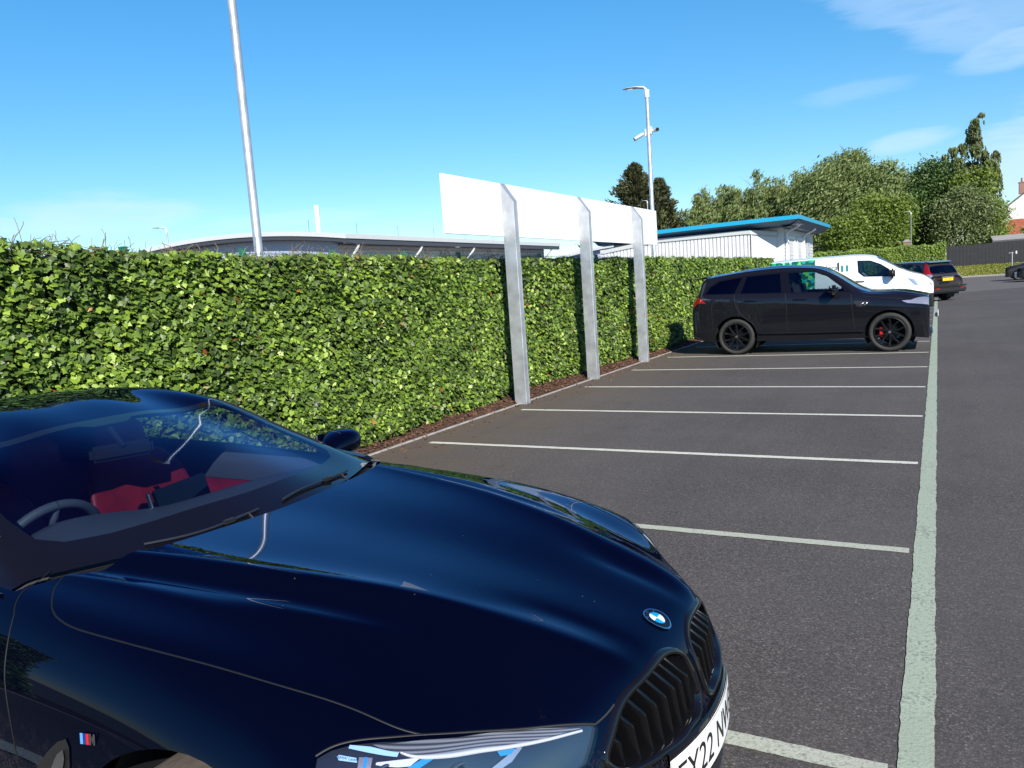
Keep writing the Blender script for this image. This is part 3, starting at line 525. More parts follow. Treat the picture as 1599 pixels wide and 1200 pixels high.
    X=LS.ev([4.612],[.7645])[0]; nn=LS.nrm([4.612],[.7645])[0]*L.sg; a,b=LS.ev([4.596,4.629],[.768,.7605]); dx=(a-b) if g<0 else (b-a)
    X=(X-nn*.0095)*[1,g,1]; dx=(b-a)*[1,g,1]*(1 if g<0 else -1); nn=nn*[1,g,1]; x=Vector(dx).normalized(); z=Vector(nn); y=z.cross(x)
    text('lamp_lettering','BMW Laser',.0085,'plate_ink',basis(x,y,X),hl,.0002)
    L.obj('tail_light',pq,rg['tail_lamp'],'lamp_red',g)
    v=L.patch('side_vent',fender_vent,'plastic_black',g,.003,None,.02); L.patch('vent_trim',vent_trim,'silver',g,.009,v,.02)
    # three-colour badge on the wing
    bd=MB(); ex=LS.ev([3.892,3.909,3.926,3.948],[.957,.954,.951,.947]); nn=LS.nrm([3.92],[.952])[0]*L.sg
    for i,mi in enumerate((0,1,2)):
        p0,p1=ex[0]+(ex[3]-ex[0])*(i*.2),ex[0]+(ex[3]-ex[0])*(i*.2+.19); dz=np.array([0,0,.014]); bd.add([(q+nn*.004)*[1,g,1] for q in (p0-dz,p1-dz,p1+dz+[.004,0,0],p0+dz+[.004,0,0])],[(0,1,2,3)],mi)
    q0=ex[0]+(ex[3]-ex[0])*.62
    Lp=[(0,-.014),(.004,.014),(.010,.014),(.013,0),(.019,.014),(.025,.014),(.021,-.014),(.016,-.014),(.018,.004),(.012,-.012),(.0095,.004),(.006,-.014)]
    tdir=(ex[3]-ex[0])/np.linalg.norm(ex[3]-ex[0]); bd.add([(q0+tdir*a+np.array([0,0,b])+nn*.004)*[1,g,1] for a,b in Lp],[tuple(range(len(Lp)))],3)
    bd.build('wing_badge',['m_light_blue','m_dark_blue','m_red','silver'],car)
    # wheel arch liners and wheels
    for cx in (-.867,-3.69):
        li=MB(); A=[[(cx+.425*math.cos(t),g*y,.335+.425*math.sin(t)) for t in np.linspace(PI+.5,-.5,20)] for y in (.865,.55)]; li.grid(A); li.grid([[(cx+.425*math.cos(t)*q,g*.56,.335+.425*math.sin(t)*q) for t in np.linspace(PI+.5,-.5,20)] for q in (1,.05)]); li.build('arch_liner','dark_trim',car,smooth=True)
        wheel(car,(cx,g*.800,.342),.342,.255,.245,5,g,'rim_black','tyre_dusty','caliper_red')
# glasshouse
s_w=[(2.874,0),(2.874,.60),(2.83,.612),(2.60,.594),(2.30,.585),(2.04,.583),(1.985,.555),(1.975,.45),(1.972,0)]
s_g=[(2.735,0),(2.733,.28),(2.728,.42),(2.715,.51),(2.66,.555),(2.50,.566),(2.20,.562),(2.06,.548),(2.02,.49),(2.012,.12),(2.05,.07),(2.05,0)]
side=[(2.62,.80),(2.50,.735),(2.25,.690),(1.95,.668),(1.55,.663),(1.15,.672),(.95,.70),(.88,.76),(.93,.865),(1.2,.872),(2.0,.872),(2.55,.868)]
rearw=[(.28,0),(.30,.36),(.40,.50),(.80,.50),(.98,.46),(1.02,.40),(1.02,0)]
rooff=[(1.968,0),(1.971,.45),(1.98,.555),(1.96,.60),(1.6,.612),(1.2,.60),(1.05,.5),(1.03,.40),(1.03,0)]
pq,rg=G.carve([(0,0),(GS.p1,0),(GS.p1,GS.s1),(0,GS.s1)],dict(roof=rooff,frit=s_w,windscreen=s_g,side=side,rear=rearw))
G.obj('pillar',pq,rg['rest'],'gloss_black'); G.obj('roof',pq,rg['roof'],'paint_blueblack')
ws=G.obj('windscreen',pq,rg['windscreen'],'windscreen_glass'); G.obj('windscreen_border',pq,rg['frit'],'gloss_black',parent=ws); G.obj('rear_window',pq,rg['rear'],'privacy_glass')
G.obj('headliner',pq,rg['roof'],'headliner',off=-.03); G.obj('pillar_trim',pq,rg['rest'],'headliner',off=-.015)
for g in (1,-1):
    G.obj('side_window',pq,rg['side'],'side_glass',g)
    t=MB(); X=G.path([(2.70,.866),(2.4,.880),(1.8,.882),(1.2,.880),(.9,.872)],40,off=.003)*[1,g,1]; t.tube([tuple(x) for x in X],.007,6); t.build('window_trim','gloss_black',car,smooth=True)
    rp=MB(); X=G.path([(2.60,.622),(2.5,.622),(2.3,.622),(2.0,.622),(1.6,.625),(1.2,.62)],50,off=.002)*[1,g,1]; rp.tube([tuple(x) for x in X],.007,6,flat=.5); rp.build('roof_seal','plastic_black',car,smooth=True)
    # door mirror
    mr=MB(); prof=[]
    for i,(v,u0,u1,z0,z1) in enumerate(((.855,-2.06,-2.13,.935,.965),(.90,-2.03,-2.16,.925,1.000),(.96,-2.01,-2.20,.918,1.030),(1.03,-2.01,-2.215,.918,1.035),(1.075,-2.045,-2.21,.928,1.025),(1.095,-2.10,-2.20,.945,1.0))):
        cu,cz,a,b=(u0+u1)/2,(z0+z1)/2,abs(u1-u0)/2,(z1-z0)/2; prof.append([(cu+a*(abs(math.cos(t))**.7)*(1 if math.cos(t)>0 else -1),g*v,cz+b*(abs(math.sin(t))**.8)*(1 if math.sin(t)>0 else -1)) for t in np.linspace(0,2*PI,25)])
    mr.grid(prof); mr.add(prof[-1][:-1],[tuple(range(24))]); mr.add(prof[0][:-1],[tuple(range(24))])
    mo=mr.build('wing_mirror','paint_blueblack',car,smooth=True)
    ml=MB(); ml.box((-2.205,g*1.0,.975),(.012,.15,.085),bev=.004); ml.build('mirror_glass','chrome',mo)
    mb=MB(); mb.prism([(-1.76,.935),(-1.80,.955),(-2.05,.985),(-2.13,.95),(-2.05,.925)],g*.80,g*.835); mb.box((-2.08,g*.845,.95),(.07,.06,.028),bev=.008); mb.build('mirror_foot','gloss_black',mo)
# wipers
for pts in ([(2.846,.40),(2.862,.30),(2.852,.16),(2.838,.06)],[(2.835,.05),(2.826,.12),(2.829,.265),(2.84,.44)]):
    g=-1 if pts[0][1]==.40 else 1; w=MB(); X=G.path(pts,24,off=.008)*[1,g,1]; w.tube([tuple(x) for x in X],.006,6,flat=.7); w.box(tuple(X[15]),(.022,.045,.016),bev=.004); w.tube([tuple(X[15]),tuple(X[20]),tuple(X[20]+np.array([.04,0,-.03]))],.006,6); w.build('wiper','plastic_black',car)
cw=MB(); cw.grid([[(-1.47,v,.945-.03*abs(v)) for v in np.linspace(-.7,.7,15)],[(-1.62-.13*(abs(v)/.7)**2,v,.935) for v in np.linspace(-.7,.7,15)]]); cw.build('cowl','plastic_black',car)
# grille: two kidneys with their surrounds and bent slats
for g in (1,-1):
    k=MB(); rings=[]
    for d,dp in ((-.001,-.02),(-.0005,.001),(.002,.006),(.011,.008),(.0145,.004),(.016,-.003),(.017,-.06)):
        Q=inset(d); U=kfs(Q); rings.append([(u+dp,g*v,w) for u,(v,w) in zip(U,Q)]+[(U[0]+dp,g*Q[0][0],Q[0][1])])
    k.grid(rings); ko=k.build('grille','gloss_black',car,smooth=True)
    Q=inset(.016); bk=MB(); bk.add([(u-.075,g*v,w) for u,(v,w) in zip(kfs(Q),Q)],[tuple(range(len(Q)))]); bk.build('grille_backing','groove',ko)
    IN=inset(.0165)
    for v in np.arange(.05,.40,.044):
        ws_=IN[np.abs(IN[:,0]-v)<.012][:,1]
        if len(ws_)<2: continue
        lo,hi=ws_.min(),ws_.max(); h=hi-lo
        if h<.04: continue
        sl=MB(); prof=[(hi,-.055),(hi-.10*h,-.045),(hi-.36*h,-.006),(hi-.42*h,-.003),(lo,-.012)]; hw=.0055; A=[]
        for w,dp in prof:
            u=kf(v,w)+dp; A.append([(u-.045,g*(v-hw),w-.004),(u-.006,g*(v-hw),w),(u,g*(v-hw*.5),w),(u,g*(v+hw*.5),w),(u-.006,g*(v+hw),w),(u-.045,g*(v+hw),w-.004)])
        sl.grid(A); sl.build('grille_slat','slat_black',ko,auto=35)
# number plate on its curved plinth
plate=MB(); vs=np.linspace(-.26,.26,21)
def pu(v): return .012-.5*v*v
def pz(v): return -.055*v
A0=[[(pu(v)+d,v+.008,z+pz(v)) for v in vs] for z,d in ((.546,-.055),(.550,-.006),(.546,-.001),(.405,.004),(.40,-.004),(.40,-.08))]
plate.grid(A0); plate.build('plate_plinth','gloss_black',car,auto=40)
pm=MB(); A1=[[(pu(v)+.006-(z-.41)*.02,v+.008,z+pz(v)) for v in vs] for z in (.418,.53)]; pm.grid(A1); A2=[[(pu(v)+.001,v+.008,z+pz(v)) for v in vs] for z in (.416,.532)]; pm.grid(A2)
po=pm.build('number_plate','plate_white',car)
tx=text('plate_lettering','EY22 NWB',.098,'plate_ink',Matrix.Identity(4),po,.0,sx=.80)
me=tx.data; xs=[v.co.x for v in me.vertices]; ymid=(max(v.co.y for v in me.vertices)+min(v.co.y for v in me.vertices))/2
bm=bmesh.new(); bm.from_mesh(me); bmesh.ops.triangulate(bm,faces=bm.faces[:]); bmesh.ops.subdivide_edges(bm,edges=[e for e in bm.edges if e.calc_length()>.03],cuts=1); bm.to_mesh(me); bm.free()
cx=(max(xs)+min(xs))/2; kx=.47/(max(xs)-min(xs))
for v in me.vertices:
    a=(v.co.x-cx)*kx; z=(v.co.y-ymid)*1.08; v.co=(pu(a)+.0078-(.474+z-.41)*.02,a+.008,.474+z+pz(a))
# bonnet roundel
rd=MB(); p0=LS.ev([4.962],[0.0])[0]; 
def onhood(r,t,off):
    v=r*math.cos(t); sgn=1 if v>=0 else -1; u=p0[0]+r*math.sin(t)*.93; q=LS.inv([(u,abs(v))],[0,1],(4.4,5.08),(0,.55))[0]; X=LS.ev([q[0]],[q[1]])[0]; n=LS.nrm([q[0]],[q[1]])[0]*L.sg; X=X+n*off; return (X[0],X[1]*sgn,X[2])
def ringm(r0,r1,t0,t1,off,m,n=12): 
    rd.grid([[onhood(r,t,off) for t in np.linspace(t0,t1,n)] for r in (r0,r1)],m)
ringm(.0345,.0378,0,2*PI,.005,0,37); ringm(.0378,.0381,0,2*PI,.0,0,37); ringm(.0225,.0345,0,2*PI,.004,1,37); ringm(.0205,.0225,0,2*PI,.0052,0,37)
for k in range(4): ringm(.0003,.0205,PI/2*k,PI/2*(k+1),.005,2 if k%2==0 else 3)
ro=rd.build('bonnet_badge',['chrome','gloss_black','badge_white','badge_blue'],car,smooth=True); LS._gk=None
for chx,t in (('B',PI+PI*.78-PI/2*2.0),('M',-PI/2),('W',-PI*.22-PI/2*0)):
    th={'B':-PI*.78,'M':-PI/2,'W':-PI*.22}[chx]; P=Vector(onhood(.0285,th,.0055)); c=Vector(onhood(.002,th,.0055)); y=P-c; q=Vector(onhood(.0285,th+.2,.0055))-P
    text('badge_lettering',chx,.011,'silver',basis(q,y,P),ro,.0003)
LS._gk=None
# cabin
db=MB(); A=[]
for u,z in ((-1.55,.90),(-1.70,.935),(-1.85,.952),(-1.98,.955),(-2.06,.94),(-2.10,.90),(-2.10,.72),(-2.05,.60)):
    row=[]
    for v in np.linspace(-.74,.74,41):
        hump=.035*math.exp(-((v+.38)/.20)**2)*math.exp(-((u+2.02)/.16)**2); ed=-.03*(abs(v)/.74)**4; ux=u-.10*math.exp(-((v+.38)/.22)**2)*(1 if u<-1.9 else 0)+(.0 if u>-1.8 else .03*(v/.74)); row.append((ux-(.12*(abs(v)/.74)**2 if u>-1.8 else 0),v,z+hump+ed))
    A.append(row)
db.grid(A); dob=db.build('dashboard','dash_grey',car,smooth=True)
vt=MB(); vt.box((-1.74,-.18,.946),(.012,.42,.004)); vt.build('demister_slot','groove',dob)
sc=MB(); sc.box((-2.055,.03,.965),(.016,.30,.11),mx=Matrix.Rotation(.25,3,'Z')@Matrix.Rotation(-.25,3,'Y'),bev=.006); sc.box((-2.045,-.115,.962),(.02,.012,.10),1,mx=Matrix.Rotation(.25,3,'Z')@Matrix.Rotation(-.25,3,'Y'),bev=.004); sc.build('centre_screen',['gloss_black','silver'],dob)
sw=MB(); T=[(0.185*math.cos(t),.185*math.sin(t),0) for t in np.linspace(0,2*PI,49)]; rot=Matrix.Translation((-2.27,-.38,.86))@Matrix.Rotation(R_(-64),4,'Y')
sw.tube([rot@Vector(p) for p in T],.017,12,cap=False); sw.lathe([(.001,0),(.06,.004),(.075,-.02),(.05,-.06)],24,axis='z')
for i in range(len(sw.v)-24*4,len(sw.v)): sw.v[i]=tuple(rot@Vector(sw.v[i]))
for a in (0,PI,-PI/2):
    d=Vector((math.cos(a+PI/2),math.sin(a+PI/2),0)); sw.tube([rot@(d*.05),rot@(d*.18)],.014,8)
sw.build('steering_wheel','dash_grey',car,smooth=True)
def seat(u,v,k=1.0):
    s=MB(); A=[]
    for t,(du,z,w,th) in enumerate(((0,.42,.25,.06),(-.08,.60,.265,.07),(-.15,.78,.27,.075),(-.20,.92,.24,.07),(-.235,1.0,.20,.055),(-.245,1.03,.12,.05),(-.25,1.05,.125,.05),(-.265,1.14,.13,.05),(-.275,1.19,.08,.03))):
        z=.42+(z-.42)*k; row=[]
        for q in np.linspace(0,2*PI,25):
            c,sn=math.cos(q),math.sin(q); bol=.045*max(0,abs(c)-.55)/.45 if t<4 else 0; row.append((u+du+th*sn*(1 if sn<0 else .55)+bol,v+w*(abs(c)**.75)*(1 if c>0 else -1),z))
        A.append(row)
    s.grid(A); s.add(A[-1][:-1],[tuple(range(24))]); s.box((u+.20,v,.36),(.50,.50,.16),bev=.07); s.build('seat','red_leather',car,smooth=True)
seat(-2.68,-.37); seat(-2.68,.37); seat(-3.35,-.32,.83); seat(-3.35,.32,.83)
for g in (1,-1):
    dc=MB(); dc.grid([[(u,g*y,z) for u in np.linspace(-1.72,-3.3,12)] for z,y in ((.30,.80),(.62,.78),(.66,.74),(.72,.74),(.74,.79),(.80,.79))],0); dc.grid([[(u,g*y,z) for u in np.linspace(-1.72,-3.3,12)] for z,y in ((.80,.785),(.88,.775),(.93,.79),(.94,.82))],1); dc.build('door_card',['red_leather','dash_grey'],car,smooth=True)
rm=MB(); rm.box((-2.36,0,1.135),(.035,.24,.065),mx=Matrix.Rotation(-.35,3,'Z'),bev=.015); rm.tube([(-2.34,0,1.15),(-2.42,0,1.225)],.012,8); rm.box((-2.375,.07,1.138),(.014,.02,.05),1); rm.build('cabin_mirror',['plastic_black','chrome'],car)
fl=MB(); fl.box((-2.4,0,.22),(4.3,1.56,.03)); fl.box((-3.95,0,.70),(.05,1.5,.55)); fl.box((-2.5,0,.50),(1.5,.24,.30),bev=.04); fl.box((-.6,0,.35),(.9,1.1,.3)); fl.build('cabin_floor','dark_trim',car)
rng=np.random.default_rng(7); rnd=random.Random(7)
# ---------------- ground ----------------
def sheet(name,poly,z,m,kind='structure'):
    b=MB(); b.add([(x,y,z) for x,y in poly],[tuple(range(len(poly)))]); o=b.build(name,m); o['kind']=kind; return o
sheet('ground',[(-900,-60),(900,-60),(900,2500),(-900,2500)],-.02,'asphalt_old')
sheet('car_park',[(-5.37,-40),(60,-40),(60,46.9),(3.8,47.2),(1.2,45.2),(.4,43.2),(-5.37,43.0)],0,'asphalt')
sheet('access_road',[(-60,43.4),(60,43.4),(60,84),(-60,84)],-.008,'asphalt_old')
def stripe(name,x0,x1,y0,y1,m,along,z=.004,j=.006,seed=0,step=.025):
    """painted line with slightly ragged edges"""
    r=np.random.default_rng(seed); L_=(y1-y0) if along=='y' else (x1-x0); n=max(2,int(L_/step)); t=np.linspace(0,1,n+1)
    def edge(): return (np.convolve(r.normal(0,1,n+7),np.ones(7)/7,'valid')*1.6+r.normal(0,.35,n+1))*j
    e0,e1=edge(),edge()
    if along=='y': A=np.stack([np.stack([x0+e0,y0+t*L_,np.full(n+1,z)],1),np.stack([x1+e1,y0+t*L_,np.full(n+1,z)],1)],0)
    else: A=np.stack([np.stack([x0+t*L_,y0+e0,np.full(n+1,z)],1),np.stack([x0+t*L_,y1+e1,np.full(n+1,z)],1)],0)
    b=MB(); b.grid(A); o=b.build(name,m); o['kind']='structure'; return o
stripe('aisle_line',-.125,-.014,-6,38.8,'line_green','y',j=.0035,seed=3)
for k in range(-3,16):
    y=4.85+2.234*k
    if y<38: stripe('bay_line',-5.1 if k<8 else -5.25,-.15,y-.043,y+.043,'line_cream' if k>0 else 'line_pale','x',z=.0045,j=.003,seed=20+k)
kb=MB(); kb.grid([[(-5.37,y,z) for y in np.linspace(-8,33,60)] if i==0 else [(x,y,z) for y in np.linspace(-8,33,60)] for i,(x,z) in enumerate(((-5.38,0),(-5.382,.014),(-5.406,.014),(-5.41,-.02)))]); o=kb.build('kerb','kerb_stone'); o['kind']='structure'
nx,ny=14,400; X=np.linspace(-5.412,-6.6,nx); Y=np.linspace(-8,33,ny); A=np.zeros((nx,ny,3)); A[:,:,0]=X[:,None]; A[:,:,1]=Y[None]; A[:,:,2]=.0+.05*np.clip((-5.41-X)/.35,0,1)[:,None]+rng.normal(0,.012,(nx,ny)); A[0,:,2]=.008
b=MB(); b.grid(A); o=b.build('soil_bed','soil',smooth=True); o['kind']='structure'
# bark chips and fallen leaves on the bed
def quads(cen,ax,ay): 
    n=len(cen); V=np.stack([cen-ax-ay,cen+ax-ay,cen+ax+ay,cen-ax+ay],1).reshape(-1,3); return V,np.arange(4*n).reshape(n,4)
def unit(a): return a/(np.linalg.norm(a,axis=-1,keepdims=True)+1e-9)
n=9000; c=np.stack([rng.uniform(-5.95,-5.39,n),rng.uniform(2,24,n),np.zeros(n)],1); spill=rng.random(n)<.06; c[spill,0]=-5.37+rng.exponential(.18,spill.sum()); c[:,2]=np.where(c[:,0]<-5.41,.018+.05*np.clip((-5.41-c[:,0])/.35,0,1),.004)+rng.uniform(0,.012,n)
a=unit(np.stack([rng.normal(size=n),rng.normal(size=n),rng.normal(0,.35,n)],1)); b_=unit(np.cross(a,np.stack([rng.normal(0,.4,n),rng.normal(0,.4,n),np.ones(n)],1)))
V,F=quads(c,a*rng.uniform(.008,.028,n)[:,None],b_*rng.uniform(.004,.012,n)[:,None])
mat('chip',(.13,.06,.033),.9,var=.55,vs=25); o=link('bark_chips',rawmesh('bark_chips',V,F),'chip',None,False); o['kind']='stuff'
def set_tone(me,tone,per): 
    at=me.attributes.new('tone','FLOAT','POINT'); at.data.foreach_set('value',np.repeat(np.asarray(tone,np.float32),per))
# ---------------- ivy leaves ----------------
LEAF=np.array([(0,.30),(0,.02),(.20,-.12),(.43,.02),(.36,.22),(.50,.46),(.27,.58),(0,.98),(-.27,.58),(-.50,.46),(-.36,.22),(-.43,.02),(-.20,-.12)])
LTRI=np.array([(0,i,i+1) for i in range(1,12)]+[(0,12,1)])
LEAF_S=np.array([(0,.3),(0,0),(.45,.0),(.38,.5),(0,1),(-.38,.5),(-.45,0)]); LTRI_S=np.array([(0,i,i+1) for i in range(1,6)]+[(0,6,1)])
def leaves(c,nrm,tip,size,shape,tris,fold=.16,curl=.12):
    nrm=unit(nrm); tip=unit(tip-nrm*(tip*nrm).sum(1,keepdims=True)); sd=np.cross(tip,nrm)
    x,y=shape[:,0],shape[:,1]-.3; z=-fold*np.abs(x)*1.2-curl*np.clip(y,0,1)**2
    V=c[:,None]+size[:,None,None]*(sd[:,None]*x[None,:,None]+tip[:,None]*y[None,:,None]+nrm[:,None]*z[None,:,None])
    k=len(shape); T=(tris[None]+(np.arange(len(c))*k)[:,None,None]).reshape(-1,3); return V.reshape(-1,3),T,k
def smooth_noise(x,y,seed,fx=1.0,fy=1.0):
    r=np.random.default_rng(seed); o=0
    for i in range(5):
        a,b,p=r.uniform(.5,2.2)*fx,r.uniform(.5,2.2)*fy,r.uniform(0,6.28); o=o+np.sin(a*x+b*y*(1 if i%2 else -1)+p)/(1+i*.35)
    return o/2.6
FACE={-2:-5.62,2:-5.60,5:-5.58,6.8:-5.60,8.5:-5.70,11:-5.80,14:-5.82,16.5:-5.70,20:-5.72,26:-5.72,33:-5.72}
fk=np.array(sorted(FACE)); fvv=np.array([FACE[k] for k in fk])
def face(y,z): return np.interp(y,fk,fvv)+.05*smooth_noise(y*1.3,z*2.2,5)+.03*smooth_noise(y*5,z*6,6)+np.where(z<.25,(z-.25)*.25,0)
def ztop(y): return np.interp(y,[-2,3,4.7,8.7,16,33],[2.30,2.24,2.16,2.15,2.18,2.22])+.035*smooth_noise(y*2.4,0*y,9)+.02*smooth_noise(y*9,0*y,10)
hedge=thing('ivy_fence','long wire fence fully overgrown with glossy ivy, running behind the white board','fence',(-6,0,0))
def ivy(name,y0,y1,dens_,s0,s1,shape,tris,seed,root=hedge,ox=6.0):
    r=np.random.default_rng(seed); n=int((y1-y0)*2.25*dens_); y=r.uniform(y0,y1,n); z=r.uniform(.03,1,n)*1.0; z=z*ztop(y); 
    # patches where the ivy is thin let the dark backing show
    keep=(smooth_noise(y*3.1,z*4.2,seed+1)+.75*r.normal(size=n))>-.95; keep&=~((np.abs(smooth_noise(y*1.1,z*.7,seed+2))<.05)&(r.random(n)<.5)); y,z=y[keep],z[keep]; n=len(y)
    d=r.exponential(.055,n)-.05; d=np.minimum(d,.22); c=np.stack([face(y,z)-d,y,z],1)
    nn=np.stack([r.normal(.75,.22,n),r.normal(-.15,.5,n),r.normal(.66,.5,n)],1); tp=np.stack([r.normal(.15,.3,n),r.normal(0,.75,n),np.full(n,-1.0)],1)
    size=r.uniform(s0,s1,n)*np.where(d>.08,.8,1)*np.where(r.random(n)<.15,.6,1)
    tone=np.clip(.33-1.2*np.clip(d,0,.2)+.21*r.normal(size=n)+.13*smooth_noise(y*1.7,z*2.3,seed+3)+np.where(r.random(n)<.24,.33,0)-.05,0,.93)  # tone falls with depth: shade between leaf clusters put into the leaf colour
    dead=r.random(n)<.005+.02*(z<.35)*(r.random(n)<.5); tone=np.where(dead,r.uniform(.95,1.0,n),tone)
    # top edge: leaves lying over the fence
    m=int((y1-y0)*dens_*.34); yt=r.uniform(y0,y1,m); xt=face(yt,2.1)-r.uniform(-.02,.42,m); zt=ztop(yt)-.03+r.normal(0,.022,m)-.25*np.clip((face(yt,2.1)-xt)-.3,0,1)
    keep=smooth_noise(yt*3.7,0*yt,seed+7)+.5*r.normal(size=m)>-.15; yt,xt,zt=yt[keep],xt[keep],zt[keep]; m=len(yt)
    c=np.concatenate([c,np.stack([xt,yt,zt],1)]); nn=np.concatenate([nn,np.stack([r.normal(.5,.4,m),r.normal(0,.4,m),np.full(m,.8)],1)]); tp=np.concatenate([tp,np.stack([r.normal(.6,.5,m),r.normal(0,.8,m),r.normal(-.3,.3,m)],1)])
    size=np.concatenate([size,r.uniform(s0*.55,s1*.8,m)]); tone=np.concatenate([tone,np.clip(r.normal(.5,.2,m),0,.93)])
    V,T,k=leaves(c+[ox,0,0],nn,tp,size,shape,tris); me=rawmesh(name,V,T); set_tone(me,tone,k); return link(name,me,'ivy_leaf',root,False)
parts=[ivy('foliage',-1.5,10,2700,.036,.074,LEAF,LTRI,11),ivy('foliage',10,18.5,1650,.040,.074,LEAF,LTRI,12),ivy('foliage',18.5,32,780,.055,.09,LEAF_S,LTRI_S,13)]
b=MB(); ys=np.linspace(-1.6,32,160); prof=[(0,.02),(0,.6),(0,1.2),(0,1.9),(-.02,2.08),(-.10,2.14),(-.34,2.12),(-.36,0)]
b.grid([[(face(np.array([y]),np.array([z]))[0]-.17+dx+6,y,z*(ztop(np.array([y]))[0]/2.2)) for dx,z in prof] for y in ys]); b.add([(face(np.array([32.]),np.array([z]))[0]-.17+dx+6,32,z) for dx,z in prof],[tuple(range(len(prof)))]); b.build('dark_backing','backing',hedge,smooth=True)  # dark slab behind the leaves, its colour standing in for shade in the gaps
# stems: woody runners on the face, a tangle of bare twigs along the top
b=MB()
for i in range(420):
    y=rnd.uniform(-1,26); z=rnd.uniform(.05,.9); P=[]; 
    for k in range(rnd.randint(5,10)):
        P.append((float(face(np.array([y]),np.array([z]))[0])+6-.035+rnd.uniform(-.02,.035),y,z)); z+=rnd.uniform(.07,.14); y+=rnd.uniform(-.05,.05)
        if z>2.1: break
    if len(P)>2: b.tube(P,[rnd.uniform(.003,.006)]*len(P),4,cap=False)
b.build('woody_stem','stem',hedge,smooth=True)
b=MB()
for i in range(2600):
    y=rnd.uniform(-1,30) if i<1300 else rnd.uniform(2.5,12); f=float(face(np.array([y]),np.array([2.1]))[0])+6; p=Vector((f-rnd.uniform(-.02,.35),y,float(ztop(np.array([y]))[0])-rnd.uniform(.02,.14))); d=Vector((rnd.uniform(-.5,.6),rnd.uniform(-1,1),rnd.uniform(.1,.9))).normalized(); P=[p]
    for k in range(rnd.randint(3,6)):
        d=(d+Vector((rnd.uniform(-.5,.5),rnd.uniform(-.5,.5),rnd.uniform(-.45,.25)))).normalized(); p=p+d*rnd.uniform(.02,.055); P.append(p)
    b.tube([tuple(q) for q in P],[.0036*(1-.5*k/len(P)) for k in range(len(P))],3,cap=False)
b.build('bare_twigs','stem',hedge)
for y in np.concatenate([[-.9,1.65],np.array([4.21,5.5,6.79,8.16,9.46,12.05,14.6,17.2,19.8,22.4,25,27.6,30.2])]):
    p=MB(); p.box((-.04,y,1.13),(.06,.04,2.25)); p.box((-.04,y,2.256),(.066,.046,.012)); p.box((-.015,y,2.18),(.03,.06,.05)); p.build('fence_post','green_post',hedge)
p=MB()
for z in (2.12,2.205): p.tube([(.045,-1.5,z),(.045,32,z)],.0035,5)
for y in np.arange(-1.5,20,.05): p.tube([(.05,y,1.9),(.05,y,2.225)],.0022,3,cap=False)
p.build('wire_mesh','green_post',hedge)
# tall hedge across the car park behind the viewer: it shows only as the dark band mirrored in the coupe's wing and the cars' flanks
bh=thing('boundary_hedge','dark green hedge mirrored as a low band in the front wing of the coupe','hedge',(4,-24,0))
r=np.random.default_rng(31); n=16000; x=r.uniform(-16,26,n); z=r.uniform(.1,1,n)*(4.6+.5*np.sin(x*.7)+.3*np.sin(x*2.1)); c=np.stack([x,r.normal(0,.25,n),z],1); V,T,k=leaves(c,np.stack([r.normal(0,.5,n),np.full(n,.8),r.normal(.5,.4,n)],1),r.normal(size=(n,3)),r.uniform(.16,.34,n),LEAF_S,LTRI_S); me=rawmesh('foliage',V,T); set_tone(me,np.clip(r.normal(.45,.2,n),0,1),k); link('foliage',me,'hedge_leaf',bh,False)
b=MB(); b.box((5,-.6,2.1),(42,1.0,4.2)); b.build('dark_backing','backing',bh)
# ---------------- blank sign board on its three posts ----------------
sg=thing('sign_board','long blank white sign board on three galvanised posts, standing in front of the ivy','sign',(-5.46,8.3,0))
b=MB(); b.box((-.018,4.26,2.815),(.028,8.52,.75),bev=.004); b.build('board','white_board',sg)
b=MB(); b.box((-.05,4.26,2.60),(.035,8.3,.06)); b.box((-.05,4.26,3.03),(.035,8.3,.06)); b.build('rear_rail','galvanised',sg)
for y in (9.80,12.50,15.21):
    yy=y-8.3; b=MB(); t=.014; pr=[(.0,0),(.185,0),(.185,2.93),(.0,3.19)]
    # channel post: web towards the camera, flange to the aisle, cut at an angle on top
    b.prism(pr,yy,yy+t); b.prism(pr,yy+.13-t,yy+.13); b.prism([(.185-t,0),(.183,0),(.183,2.93),(.185-t,2.95)],yy+.001,yy+.129); b.prism([(.0,3.17),(.18,2.915),(.185,2.928),(.0,3.192)],yy+.002,yy+.128)
    b.tube([(.187,yy+.006,0),(.187,yy+.006,2.92)],.006,6)
    b.build('post','galvanised',sg)
